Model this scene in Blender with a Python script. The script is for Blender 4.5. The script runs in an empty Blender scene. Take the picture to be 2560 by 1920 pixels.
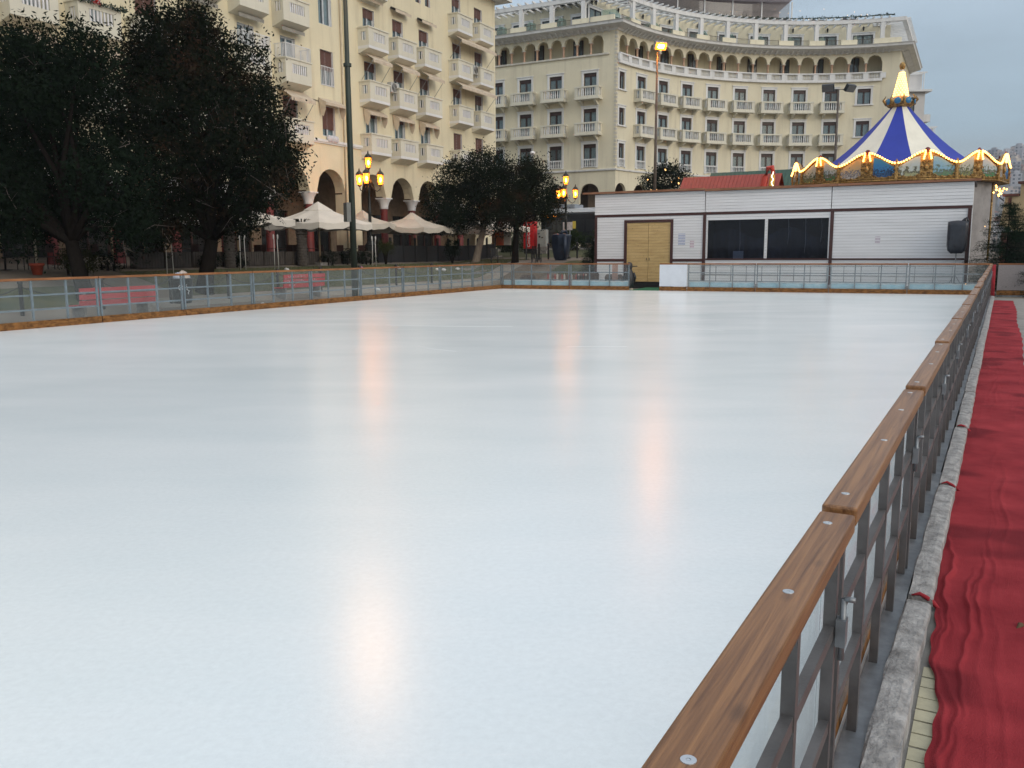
import bpy, bmesh, math, random
import numpy as np
from mathutils import Vector, Matrix
rnd = random.Random(7)
R = math.radians
sc = bpy.context.scene
COL = sc.collection

# ------------------------------------------------------------------ camera
cam_d = bpy.data.cameras.new('camera'); cam = bpy.data.objects.new('camera', cam_d); COL.objects.link(cam)
cam_d.sensor_width = 36.0; cam_d.lens = 30.23; cam_d.clip_start = 0.05; cam_d.clip_end = 6000
cam.matrix_world = Matrix.Translation((0, 0, 1.78)) @ Matrix.Rotation(R(90 - 8.8), 4, 'X') @ Matrix.Rotation(R(-0.35), 4, 'Z')
sc.camera = cam

# ------------------------------------------------------------------ overcast dawn sky
world = bpy.data.worlds.new('World'); sc.world = world; world.use_nodes = True
wn, wl = world.node_tree.nodes, world.node_tree.links
wn.clear()
wo = wn.new('ShaderNodeOutputWorld'); bg = wn.new('ShaderNodeBackground'); bg2 = wn.new('ShaderNodeBackground'); ad = wn.new('ShaderNodeAddShader')
SUN_EL, SUN_HEAD = 24.0, 140.0        # heading clockwise from +Y
sky = wn.new('ShaderNodeTexSky'); sky.sky_type = 'NISHITA'; sky.sun_disc = False
sky.sun_elevation = R(SUN_EL); sky.sun_rotation = R(SUN_HEAD); sky.dust_density = 4.0; sky.ozone_density = 1.5; sky.air_density = 1.2
wl.new(sky.outputs[0], bg.inputs[0]); bg.inputs[1].default_value = 0.05
tc = wn.new('ShaderNodeTexCoord'); sx = wn.new('ShaderNodeSeparateXYZ'); wl.new(tc.outputs['Generated'], sx.inputs[0])
mr = wn.new('ShaderNodeMapRange'); mr.inputs[1].default_value = 0.0; mr.inputs[2].default_value = 1.0
wl.new(sx.outputs[2], mr.inputs[0])
ramp = wn.new('ShaderNodeValToRGB'); wl.new(mr.outputs[0], ramp.inputs[0])
e = ramp.color_ramp.elements
e[0].position = 0.0; e[0].color = (0.60, 0.63, 0.67, 1)
e[1].position = 1.0; e[1].color = (1.15, 1.17, 1.20, 1)
n1 = e.new(0.12); n1.color = (0.35, 0.475, 0.59, 1)
n2 = e.new(0.35); n2.color = (0.58, 0.66, 0.74, 1)
cn = wn.new('ShaderNodeTexNoise'); cn.inputs['Scale'].default_value = 4.5; cn.inputs['Detail'].default_value = 5
cmap = wn.new('ShaderNodeMapping'); cmap.inputs['Scale'].default_value = (1, 1, 4); wl.new(tc.outputs['Generated'], cmap.inputs[0]); wl.new(cmap.outputs[0], cn.inputs['Vector'])
cr = wn.new('ShaderNodeMapRange'); cr.inputs[1].default_value = 0.3; cr.inputs[2].default_value = 0.7; cr.inputs[3].default_value = 0.86; cr.inputs[4].default_value = 1.13
wl.new(cn.outputs[0], cr.inputs[0])
mul = wn.new('ShaderNodeVectorMath'); mul.operation = 'SCALE'; wl.new(ramp.outputs[0], mul.inputs[0]); wl.new(cr.outputs[0], mul.inputs['Scale'])
wl.new(mul.outputs[0], bg2.inputs[0]); bg2.inputs[1].default_value = 0.9
wl.new(bg.outputs[0], ad.inputs[0]); wl.new(bg2.outputs[0], ad.inputs[1]); wl.new(ad.outputs[0], wo.inputs[0])

sun_d = bpy.data.lights.new('sun', 'SUN'); sun = bpy.data.objects.new('sun', sun_d); COL.objects.link(sun)
sun_d.energy = 0.6; sun_d.angle = R(25); sun_d.color = (1.0, 0.96, 0.90)
sdir = Vector((math.sin(R(SUN_HEAD)) * math.cos(R(SUN_EL)), math.cos(R(SUN_HEAD)) * math.cos(R(SUN_EL)), math.sin(R(SUN_EL))))
sun.rotation_euler = (-sdir).to_track_quat('-Z', 'Y').to_euler()
sc.view_settings.view_transform = 'Standard'; sc.view_settings.look = 'None'; sc.view_settings.exposure = -0.12; sc.view_settings.gamma = 1
sc.view_settings.use_curve_mapping = False
sc.cycles.use_denoising = True; sc.cycles.max_bounces = 8; sc.cycles.transparent_max_bounces = 24; sc.cycles.sample_clamp_indirect = 6.0
sc.cycles.caustics_reflective = False; sc.cycles.caustics_refractive = False

# ------------------------------------------------------------------ helpers
PHI = R(28); SU, CU = math.sin(PHI), math.cos(PHI)
def W(u, w, z=0.0): return Vector((SU * u + CU * w, CU * u - SU * w, z))   # u along the rink, w across it
RU, RW = R(62), R(-28)                                                      # local x along u / along w
def uw(p): return p[0] * SU + p[1] * CU, p[0] * CU - p[1] * SU
def ss(a, b, x):
    t = min(1, max(0, (x - a) / (b - a))); return t * t * (3 - 2 * t)
def gz(u, w):                                                               # height of the square round the sunk rink
    e_ = max(-19.95 - w, u - 37.2, 0); e_ = max(0, e_ - 6 * ss(-21, -17, w))
    return -0.06 + 1.26 * ss(1.5, 8.5, e_) + 0.8 * ss(8, 26, e_)
def GP(u, w, dz=0): return W(u, w, gz(u, w) + dz)

class MB:
    def __init__(s): s.v = []; s.f = []; s.m = []; s.s = []
    def add(s, vs, fs, mi=0, sm=False):
        b = len(s.v); s.v += [tuple(p) for p in vs]
        for f in fs: s.f.append(tuple(b + i for i in f)); s.m.append(mi); s.s.append(sm)
    def quad(s, a, b, c, d, mi=0): s.add([a, b, c, d], [(0, 1, 2, 3)], mi)
    def box(s, x0, x1, y0, y1, z0, z1, mi=0, M=None):
        vs = [Vector((x, y, z)) for z in (z0, z1) for y in (y0, y1) for x in (x0, x1)]
        if M is not None: vs = [M @ p for p in vs]
        s.add(vs, [(0, 2, 3, 1), (4, 5, 7, 6), (0, 1, 5, 4), (2, 6, 7, 3), (0, 4, 6, 2), (1, 3, 7, 5)], mi)
    def tube(s, p0, p1, r0, r1=None, n=8, mi=0, sm=True, caps=True):
        s.path([p0, p1], [r0, r0 if r1 is None else r1], n, mi, sm, caps)
    def path(s, pts, rs, n=6, mi=0, sm=True, caps=True):
        pts = [Vector(p) for p in pts]; k = len(pts)
        if not isinstance(rs, (list, tuple)): rs = [rs] * k
        vs = []; fs = []
        for i, p in enumerate(pts):
            d = (pts[min(i + 1, k - 1)] - pts[max(i - 1, 0)])
            d = d.normalized() if d.length > 1e-9 else Vector((0, 0, 1))
            a = Vector((0, 0, 1)) if abs(d.z) < 0.95 else Vector((1, 0, 0))
            x = d.cross(a).normalized(); y = d.cross(x)
            for j in range(n):
                t = 2 * math.pi * j / n; vs.append(p + (x * math.cos(t) + y * math.sin(t)) * rs[i])
        for i in range(k - 1):
            for j in range(n):
                j2 = (j + 1) % n; fs.append((i * n + j, i * n + j2, (i + 1) * n + j2, (i + 1) * n + j))
        if caps: fs.append(tuple(range(n))[::-1]); fs.append(tuple((k - 1) * n + j for j in range(n)))
        s.add(vs, fs, mi, sm)
    def lathe(s, prof, n=16, c=(0, 0, 0), mi=0, sm=True, a0=0.0):
        vs = []; fs = []; k = len(prof)
        for r, z in prof:
            for j in range(n):
                t = a0 + 2 * math.pi * j / n; vs.append((c[0] + r * math.cos(t), c[1] + r * math.sin(t), c[2] + z))
        for i in range(k - 1):
            for j in range(n):
                j2 = (j + 1) % n; fs.append((i * n + j, i * n + j2, (i + 1) * n + j2, (i + 1) * n + j))
        s.add(vs, fs, mi, sm)
    def prism(s, poly, ax0, ax1, fn, mi=0):          # poly of 2-D points extruded from ax0 to ax1 through fn(p, a)
        n = len(poly); vs = [fn(p, a) for a in (ax0, ax1) for p in poly]
        s.add(vs, [tuple(range(n)), tuple(range(2 * n - 1, n - 1, -1))] + [(i, i + n, (i + 1) % n + n, (i + 1) % n) for i in range(n)], mi)
    def mesh(s, name, mats):
        me = bpy.data.meshes.new(name); me.from_pydata(s.v, [], s.f)
        for m in (mats if isinstance(mats, (list, tuple)) else [mats]): me.materials.append(m)
        if len(s.f):
            me.polygons.foreach_set('material_index', s.m); me.polygons.foreach_set('use_smooth', s.s)
        me.update(); return me
    def build(s, name, mats, parent=None, loc=(0, 0, 0), rz=0.0, *a, **k): return put(name, s.mesh(name, mats), parent, loc, rz, *a, **k)

def put(name, data, parent=None, loc=(0, 0, 0), rz=0.0, label=None, cat=None, group=None, kind=None, sc_=None):
    o = bpy.data.objects.new(name, data); COL.objects.link(o); o.parent = parent
    o.location = loc; o.rotation_euler = (0, 0, rz)
    if sc_: o.scale = sc_
    if label: o['label'] = label
    if cat: o['category'] = cat
    if group: o['group'] = group
    if kind: o['kind'] = kind
    return o
def thing(name, label, cat, loc=(0, 0, 0), rz=0.0, group=None): return put(name, None, None, loc, rz, label, cat, group)
def dup(o, loc=None, rz=None, label=None, parent=None, scl=None):
    c = o.copy(); COL.objects.link(c); c.parent = parent
    if loc is not None: c.location = loc
    if rz is not None: c.rotation_euler = (0, 0, rz)
    if label: c['label'] = label
    if scl: c.scale = scl
    for ch in list(o.children): dup(ch, parent=c)
    return c
def bevel(o, w, seg=2):
    m = o.modifiers.new('bevel', 'BEVEL'); m.width = w; m.segments = seg; m.limit_method = 'ANGLE'; return o

# ------------------------------------------------------------------ materials
MATS = {}
def M(name, col, rough=0.7, var=0.12, scale=4.0, metal=0.0, bump=0.0, bscale=40.0, spec=0.5, stretch=None, col2=None, detail=4, rvar=0.0):
    if name in MATS: return MATS[name]
    m = bpy.data.materials.new(name); m.use_nodes = True; nt = m.node_tree; N, L = nt.nodes, nt.links
    p = N['Principled BSDF']; p.inputs['Roughness'].default_value = rough; p.inputs['Metallic'].default_value = metal
    p.inputs['Specular IOR Level'].default_value = spec
    t = N.new('ShaderNodeTexCoord'); mp = N.new('ShaderNodeMapping'); L.new(t.outputs['Object'], mp.inputs[0])
    oi = N.new('ShaderNodeObjectInfo'); va = N.new('ShaderNodeVectorMath'); va.operation = 'SCALE'; va.inputs[0].default_value = (37, 19, 53); L.new(oi.outputs['Random'], va.inputs['Scale'])
    L.new(va.outputs[0], mp.inputs['Location'])
    if stretch: mp.inputs['Scale'].default_value = stretch
    n = N.new('ShaderNodeTexNoise'); n.inputs['Scale'].default_value = scale; n.inputs['Detail'].default_value = detail; n.inputs['Roughness'].default_value = 0.6
    L.new(mp.outputs[0], n.inputs['Vector'])
    rp = N.new('ShaderNodeValToRGB'); L.new(n.outputs[0], rp.inputs[0])
    c2 = col2 or tuple(min(1, c * (1 + var)) for c in col); c1 = col if col2 else tuple(c * (1 - var) for c in col)
    rp.color_ramp.elements[0].position = 0.32; rp.color_ramp.elements[0].color = (*c1, 1)
    rp.color_ramp.elements[1].position = 0.68; rp.color_ramp.elements[1].color = (*c2, 1)
    L.new(rp.outputs[0], p.inputs['Base Color'])
    if rvar:
        mrr = N.new('ShaderNodeMapRange'); mrr.inputs[3].default_value = rough - rvar; mrr.inputs[4].default_value = rough + rvar; L.new(n.outputs[0], mrr.inputs[0]); L.new(mrr.outputs[0], p.inputs['Roughness'])
    if bump:
        bn = N.new('ShaderNodeTexNoise'); bn.inputs['Scale'].default_value = bscale; bn.inputs['Detail'].default_value = 3; L.new(mp.outputs[0], bn.inputs['Vector'])
        b = N.new('ShaderNodeBump'); b.inputs['Strength'].default_value = bump; b.inputs['Distance'].default_value = 0.02; L.new(bn.outputs[0], b.inputs['Height']); L.new(b.outputs[0], p.inputs['Normal'])
    MATS[name] = m; return m
def emit(name, col, st):
    m = bpy.data.materials.new(name); m.use_nodes = True; p = m.node_tree.nodes['Principled BSDF']
    p.inputs['Base Color'].default_value = (*[min(1, c) for c in col], 1); p.inputs['Emission Color'].default_value = (*col, 1); p.inputs['Emission Strength'].default_value = st
    return m
def glass(name, tint, fac, rough=0.05, gl=(0.8, 0.85, 0.9), ior=1.5, gmax=.8):
    """sheet glass: see-through, with a fresnel reflection and a little dust"""
    m = bpy.data.materials.new(name); m.use_nodes = True; N, L = m.node_tree.nodes, m.node_tree.links; N.clear()
    o = N.new('ShaderNodeOutputMaterial'); t = N.new('ShaderNodeBsdfTransparent'); t.inputs[0].default_value = (*tint, 1)
    d = N.new('ShaderNodeBsdfDiffuse'); d.inputs[0].default_value = (*gl, 1); g = N.new('ShaderNodeBsdfGlossy'); g.inputs['Roughness'].default_value = rough
    a = N.new('ShaderNodeMixShader'); a.inputs[0].default_value = fac; L.new(t.outputs[0], a.inputs[1]); L.new(d.outputs[0], a.inputs[2])
    lw = N.new('ShaderNodeLayerWeight'); lw.inputs[0].default_value = .5; pw = N.new('ShaderNodeMath'); pw.operation = 'POWER'; pw.inputs[1].default_value = 5; L.new(lw.outputs['Facing'], pw.inputs[0])
    f0 = ((ior - 1) / (ior + 1)) ** 2; f = N.new('ShaderNodeMath'); f.operation = 'MULTIPLY_ADD'; f.inputs[1].default_value = gmax; f.inputs[2].default_value = f0; L.new(pw.outputs[0], f.inputs[0]); b = N.new('ShaderNodeMixShader'); L.new(f.outputs[0], b.inputs[0]); L.new(a.outputs[0], b.inputs[1]); L.new(g.outputs[0], b.inputs[2])
    if fac > 0.02:
        tcn = N.new('ShaderNodeTexCoord'); n = N.new('ShaderNodeTexNoise'); n.inputs['Scale'].default_value = 2.0; n.inputs['Detail'].default_value = 5; L.new(tcn.outputs['Object'], n.inputs['Vector'])
        q = N.new('ShaderNodeMapRange'); q.inputs[1].default_value = 0.25; q.inputs[2].default_value = 0.75; q.inputs[3].default_value = fac * 0.6; q.inputs[4].default_value = fac * 1.4; L.new(n.outputs[0], q.inputs[0]); L.new(q.outputs[0], a.inputs[0])
    L.new(b.outputs[0], o.inputs[0]); return m
def plaster(name, col, dirt):
    """painted render: faint blotches, rain streaks of dirt, fine tooth"""
    m = M(name, col, 0.85, 0.05, 0.5, bump=0.15, bscale=30); N, L = m.node_tree.nodes, m.node_tree.links; p = N['Principled BSDF']
    base = p.inputs['Base Color'].links[0].from_socket; t = N['Texture Coordinate'] if 'Texture Coordinate' in N else N.new('ShaderNodeTexCoord')
    mp = N.new('ShaderNodeMapping'); mp.inputs['Scale'].default_value = (2.2, 2.2, 0.16); L.new(t.outputs['Object'], mp.inputs[0])
    n = N.new('ShaderNodeTexNoise'); n.inputs['Scale'].default_value = 1.0; n.inputs['Detail'].default_value = 6; L.new(mp.outputs[0], n.inputs['Vector'])
    q = N.new('ShaderNodeMapRange'); q.inputs[1].default_value = 0.52; q.inputs[2].default_value = 0.78; q.inputs[4].default_value = 0.55; L.new(n.outputs[0], q.inputs[0])
    mx = N.new('ShaderNodeMix'); mx.data_type = 'RGBA'; L.new(q.outputs[0], mx.inputs[0]); L.new(base, mx.inputs[6]); mx.inputs[7].default_value = (*dirt, 1); L.new(mx.outputs[2], p.inputs['Base Color'])
    return m
def wood(name, c1, c2, axis_stretch, rough=0.45, spec=0.4):
    """stained timber: long grain along one axis, darker knots"""
    m = bpy.data.materials.new(name); m.use_nodes = True; N, L = m.node_tree.nodes, m.node_tree.links; p = N['Principled BSDF']
    p.inputs['Roughness'].default_value = rough; p.inputs['Specular IOR Level'].default_value = spec
    t = N.new('ShaderNodeTexCoord'); oi = N.new('ShaderNodeObjectInfo'); va = N.new('ShaderNodeVectorMath'); va.operation = 'SCALE'; va.inputs[0].default_value = (31, 17, 23); L.new(oi.outputs['Random'], va.inputs['Scale'])
    mp = N.new('ShaderNodeMapping'); mp.inputs['Scale'].default_value = axis_stretch; L.new(t.outputs['Object'], mp.inputs[0]); L.new(va.outputs[0], mp.inputs['Location'])
    n = N.new('ShaderNodeTexNoise'); n.inputs['Scale'].default_value = 9; n.inputs['Detail'].default_value = 6; n.inputs['Roughness'].default_value = 0.65; n.inputs['Distortion'].default_value = 0.6; L.new(mp.outputs[0], n.inputs['Vector'])
    rp = N.new('ShaderNodeValToRGB'); L.new(n.outputs[0], rp.inputs[0]); E_ = rp.color_ramp.elements
    E_[0].position = 0.3; E_[0].color = (*c1, 1); E_[1].position = 0.62; E_[1].color = (*c2, 1)
    v = N.new('ShaderNodeTexVoronoi'); v.inputs['Scale'].default_value = 3.2; mp2 = N.new('ShaderNodeMapping'); mp2.inputs['Scale'].default_value = tuple(1 if a < 0.5 else 2.2 for a in axis_stretch); L.new(t.outputs['Object'], mp2.inputs[0]); L.new(va.outputs[0], mp2.inputs['Location']); L.new(mp2.outputs[0], v.inputs['Vector'])
    k = N.new('ShaderNodeMapRange'); k.inputs[1].default_value = 0.02; k.inputs[2].default_value = 0.14; k.inputs[3].default_value = 0.75; k.inputs[4].default_value = 0.0; L.new(v.outputs[0], k.inputs[0])
    mx = N.new('ShaderNodeMix'); mx.data_type = 'RGBA'; L.new(k.outputs[0], mx.inputs[0]); L.new(rp.outputs[0], mx.inputs[6]); mx.inputs[7].default_value = (*[c * 0.35 for c in c1], 1); L.new(mx.outputs[2], p.inputs['Base Color'])
    b = N.new('ShaderNodeBump'); b.inputs['Strength'].default_value = 0.25; b.inputs['Distance'].default_value = 0.01; L.new(n.outputs[0], b.inputs['Height']); L.new(b.outputs[0], p.inputs['Normal'])
    return m

CREAM = plaster('cream_plaster', (0.745, 0.675, 0.485), (0.44, 0.38, 0.26))
HOTELW = plaster('pale_yellow_plaster', (0.72, 0.665, 0.505), (0.47, 0.42, 0.32))
HWHITE = plaster('white_stucco', (0.74, 0.745, 0.74), (0.46, 0.45, 0.43))
BALC = plaster('balcony_plaster', (0.68, 0.655, 0.55), (0.38, 0.35, 0.28))
STONE = M('stone_trim', (0.60, 0.57, 0.50), 0.8, 0.12, 3, bump=0.2)
WHITE = M('white_paint', (0.75, 0.75, 0.76), 0.55, 0.06, 3)
BROWN = M('dark_brown_wood', (0.045, 0.02, 0.016), 0.5, 0.25, 6)
SHUT = M('brown_shutter', (0.13, 0.06, 0.045), 0.6, 0.15, 5)
FRAMEW = M('pale_frame', (0.55, 0.58, 0.60), 0.5, 0.06, 3)
CURT = M('net_curtain', (0.52, 0.58, 0.58), 0.9, 0.3, 7, stretch=(6, 6, 0.4))
CURTD = M('dim_curtain', (0.20, 0.23, 0.24), 0.9, 0.5, 5, stretch=(6, 6, 0.4))
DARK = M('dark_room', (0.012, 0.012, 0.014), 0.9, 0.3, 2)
BLACK = M('black_metal', (0.012, 0.013, 0.014), 0.4, 0.3, 6, spec=0.5)
GREYM = M('galvanised_steel', (0.25, 0.27, 0.29), 0.45, 0.25, 8, metal=0.55, bump=0.05)
STEEL = M('grey_tube_steel', (0.135, 0.13, 0.13), 0.42, 0.2, 7, metal=0.35, bump=0.08, bscale=90, rvar=0.12)
BLUEST = M('blue_grey_steel', (0.16, 0.205, 0.245), 0.5, 0.2, 6, metal=0.3)
AWN = M('beige_awning_cloth', (0.58, 0.49, 0.38), 0.9, 0.12, 3)
AWNG = M('grey_awning_cloth', (0.30, 0.29, 0.26), 0.9, 0.15, 3)
PINK = M('pink_marble', (0.52, 0.33, 0.22), 0.5, 0.15, 5)
GLASSW = glass('window_glass', (0.75, 0.8, 0.82), 0.03, 0.02)
PLEXI = glass('barrier_plexiglass', (0.95, 0.965, 0.965), 0.05, 0.08, (0.62, 0.68, 0.70), 1.3, .35)

# ------------------------------------------------------------------ ground, ice
def grid_sheet(us, ws, zf, name, mat, **k):
    b = MB(); vs = [W(u, w, zf(u, w)) for u in us for w in ws]; n = len(ws)
    b.add(vs, [(i * n + j, i * n + j + 1, (i + 1) * n + j + 1, (i + 1) * n + j) for i in range(len(us) - 1) for j in range(n - 1)], 0, True)
    return b.build(name, mat, **k)
def fr(a, b_, st): return [a + st * i for i in range(int(round((b_ - a) / st)) + 1)]
GROUND = M('worn_paving', (0.12, 0.10, 0.08), 0.9, 0.3, 0.35, bump=0.3, bscale=12, col2=(0.21, 0.18, 0.145))
grid_sheet([-3000, -600, -120, -40, -15] + fr(-10, 36, 2) + fr(37, 80, 1) + [95, 130, 250, 700, 1500, 4000],
           [-3500, -800, -200, -90, -60] + fr(-52, -16, 1) + fr(-14, 4, 2) + [12, 30, 80, 250, 900, 3500], gz, 'ground', GROUND, kind='structure')
def wr(u): return -0.42 + 0.027 * u                      # inner edge of the handrail along the red carpet
def ufar(w): return 36.45 + 0.068 * (w + 19.85)          # line of the barrier in front of the kiosk
def ice_material():
    m = bpy.data.materials.new('resurfaced_ice'); m.use_nodes = True; N, L = m.node_tree.nodes, m.node_tree.links; p = N['Principled BSDF']
    p.inputs['IOR'].default_value = 1.45; p.inputs['Specular IOR Level'].default_value = 0.5
    t = N.new('ShaderNodeTexCoord')
    mp = N.new('ShaderNodeMapping'); mp.inputs['Rotation'].default_value = (0, 0, R(28)); mp.inputs['Scale'].default_value = (0.35, 1.0, 1); L.new(t.outputs['Object'], mp.inputs[0])
    n = N.new('ShaderNodeTexNoise'); n.inputs['Scale'].default_value = 0.8; n.inputs['Detail'].default_value = 7; n.inputs['Roughness'].default_value = 0.6; L.new(mp.outputs[0], n.inputs['Vector'])
    n2 = N.new('ShaderNodeTexNoise'); n2.inputs['Scale'].default_value = 0.16; n2.inputs['Detail'].default_value = 3; L.new(t.outputs['Object'], n2.inputs['Vector'])
    av = N.new('ShaderNodeMath'); av.operation = 'ADD'; L.new(n.outputs[0], av.inputs[0]); L.new(n2.outputs[0], av.inputs[1])
    rp = N.new('ShaderNodeValToRGB'); hf = N.new('ShaderNodeMath'); hf.operation = 'MULTIPLY'; hf.inputs[1].default_value = 0.5; L.new(av.outputs[0], hf.inputs[0]); L.new(hf.outputs[0], rp.inputs[0])
    rp.color_ramp.elements[0].position = 0.3; rp.color_ramp.elements[0].color = (0.765, 0.842, 0.86, 1); rp.color_ramp.elements[1].position = 0.66; rp.color_ramp.elements[1].color = (0.89, 0.925, 0.93, 1)
    L.new(rp.outputs[0], p.inputs['Base Color'])
    rr = N.new('ShaderNodeMapRange'); rr.inputs[1].default_value = 0.3; rr.inputs[2].default_value = 0.7; rr.inputs[3].default_value = 0.20; rr.inputs[4].default_value = 0.27; L.new(hf.outputs[0], rr.inputs[0]); L.new(rr.outputs[0], p.inputs['Roughness'])
    last = rp.outputs[0]
    for ang, scl, lo_, amt in ((R(11), 7.0, .66, .5), (R(-47), 9.0, .67, .45), (R(75), 6.0, .68, .4)):        # hairline skate scuffs in three directions
        m3 = N.new('ShaderNodeMapping'); m3.inputs['Rotation'].default_value = (0, 0, ang); m3.inputs['Scale'].default_value = (.05, 1, 1); L.new(t.outputs['Object'], m3.inputs[0])
        s3 = N.new('ShaderNodeTexNoise'); s3.inputs['Scale'].default_value = scl; s3.inputs['Detail'].default_value = 8; s3.inputs['Roughness'].default_value = .72; s3.inputs['Distortion'].default_value = .25; L.new(m3.outputs[0], s3.inputs['Vector'])
        k3 = N.new('ShaderNodeMapRange'); k3.inputs[1].default_value = lo_; k3.inputs[2].default_value = lo_ + .07; k3.inputs[4].default_value = amt; L.new(s3.outputs[0], k3.inputs[0])
        x3 = N.new('ShaderNodeMix'); x3.data_type = 'RGBA'; L.new(k3.outputs[0], x3.inputs[0]); L.new(last, x3.inputs[6]); x3.inputs[7].default_value = (.93, .94, .94, 1); last = x3.outputs[2]
    L.new(last, p.inputs['Base Color'])
    sp = N.new('ShaderNodeTexNoise'); sp.inputs['Scale'].default_value = 26; sp.inputs['Detail'].default_value = 6; sp.inputs['Roughness'].default_value = .8; L.new(t.outputs['Object'], sp.inputs['Vector'])
    sk = N.new('ShaderNodeMapRange'); sk.inputs[1].default_value = .3; sk.inputs[2].default_value = .7; sk.inputs[3].default_value = .94; sk.inputs[4].default_value = 1.05; L.new(sp.outputs[0], sk.inputs[0])
    sm_ = N.new('ShaderNodeVectorMath'); sm_.operation = 'SCALE'; L.new(last, sm_.inputs[0]); L.new(sk.outputs[0], sm_.inputs['Scale']); L.new(sm_.outputs[0], p.inputs['Base Color'])
    fn = N.new('ShaderNodeTexNoise'); fn.inputs['Scale'].default_value = 90; fn.inputs['Detail'].default_value = 5; L.new(t.outputs['Object'], fn.inputs['Vector'])
    b = N.new('ShaderNodeBump'); b.inputs['Strength'].default_value = 0.12; b.inputs['Distance'].default_value = 0.004; L.new(fn.outputs[0], b.inputs['Height'])
    b2 = N.new('ShaderNodeBump'); b2.inputs['Strength'].default_value = 0.015; b2.inputs['Distance'].default_value = 0.02; L.new(n.outputs[0], b2.inputs['Height']); L.new(b.outputs[0], b2.inputs['Normal']); L.new(b2.outputs[0], p.inputs['Normal'])
    return m
ICE = ice_material()
b = MB(); b.add([W(-25, -19.9, 0), W(36.45, -19.9, 0), W(37.85, 0.62, 0), W(-25, wr(-25) + .06, 0)], [(0, 1, 2, 3)]); b.build('ice', ICE, kind='structure')
# skate scratches and a swept ring, raised frost ridges a few millimetres high
FROST = M('frost', (0.88, 0.90, 0.91), 0.8, 0.03)
def scratch(pts, r):
    b = MB(); b.path([W(u, w, 0.001) for u, w in pts], [0.002] + [r] * (len(pts) - 2) + [0.002], 4); return b
def arc_pts(u0, w0, du, dw, bend, n=14):
    return [(u0 + du * i / n + bend * math.sin(math.pi * i / n) * (-dw), w0 + dw * i / n + bend * math.sin(math.pi * i / n) * du) for i in range(n + 1)]
for i, a in enumerate([(17.2, -12.6, 0.9, 3.0, .05), (13.6, -9.3, -.5, 1.2, .06), (14.6, -6.6, .5, 1.0, -.06), (20, -6, -1.0, 1.2, .1)]):
    scratch(arc_pts(*a), 0.0016).build('skate_scratch', FROST, label='thin white skate scratch on the ice', cat='scratch', group='skate scratches on the ice')
b = MB(); b.path([W(26.6 + 3.0 * math.cos(t * .1257), -12.0 + 3.0 * math.sin(t * .1257), -.001) for t in range(51)], 0.003, 4)
b.build('swept_ring', M('scraped_ice', (0.72, 0.72, 0.72), 0.6, 0.1), label='faint round mark scraped in the middle of the ice', cat='mark')

# lawn bank and pale path beyond the tree-side barrier
GRASS = M('short_grass', (0.035, 0.05, 0.018), 0.95, 0.4, 1.2, bump=0.5, bscale=30, col2=(0.085, 0.085, 0.035))
DIRT = M('trodden_earth', (0.085, 0.065, 0.045), 0.95, 0.3, 0.8, bump=0.4, bscale=14, col2=(0.15, 0.12, 0.085))
PATH = M('pale_path', (0.24, 0.22, 0.19), 0.9, 0.15, 0.7, bump=0.2, bscale=10)
grid_sheet(fr(4, 44, 1), [-22.6, -22.1, -21.6, -21.0, -20.4], lambda u, w: gz(u, w) + 0.006, 'earth_strip', DIRT, kind='structure')
grid_sheet(fr(19, 46, 1), [-23.9, -23.5, -23.1, -22.6], lambda u, w: gz(u, w) + 0.01, 'path', PATH, kind='structure')
lawn = grid_sheet(fr(21, 48, 1), [-27.3, -26.7, -26, -25.3, -24.6, -23.92], lambda u, w: gz(u, w) + 0.012, 'lawn', GRASS, kind='structure')
grid_sheet(fr(8, 18, 1), [-25.6, -25, -24.3, -23.6], lambda u, w: gz(u, w) + 0.012, 'lawn', GRASS, kind='structure')
grid_sheet(fr(50, 58, 1), fr(-31, -17, 1), lambda u, w: gz(u, w) + 0.012, 'lawn', GRASS, kind='structure')
grid_sheet(fr(43, 46.5, .5), fr(-20.4, -16.8, .4), lambda u, w: gz(u, w) + 0.012, 'lawn', GRASS, kind='structure')
grid_sheet(fr(60, 72, 1), [-140, -90, -60] + fr(-50, 10, 2) + [40, 100], lambda u, w: gz(u, w) + 0.01, 'road', M('asphalt', (0.05, 0.05, 0.052), 0.85, 0.2, 1.5, bump=0.2), kind='structure')
def blades(n, fn, name, mat, h=0.09):
    b = MB()
    for i in range(n):
        u, w = fn(); p = GP(u, w, 0.01); a = rnd.uniform(0, 6.28); d = Vector((math.cos(a), math.sin(a), 0)) * .012; tip = p + Vector((rnd.gauss(0, .03), rnd.gauss(0, .03), h * rnd.uniform(.5, 1.3)))
        b.add([p - d, p + d, tip], [(0, 1, 2)])
    return b.build(name, mat, kind='stuff', label='short winter grass on the bank by the trees', cat='grass')
blades(9000, lambda: (rnd.uniform(21, 48), rnd.uniform(-27.2, -24)), 'grass', M('grass_blade', (0.05, 0.07, 0.02), 0.8, 0.5, 1.0, col2=(0.13, 0.12, 0.05)))

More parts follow.
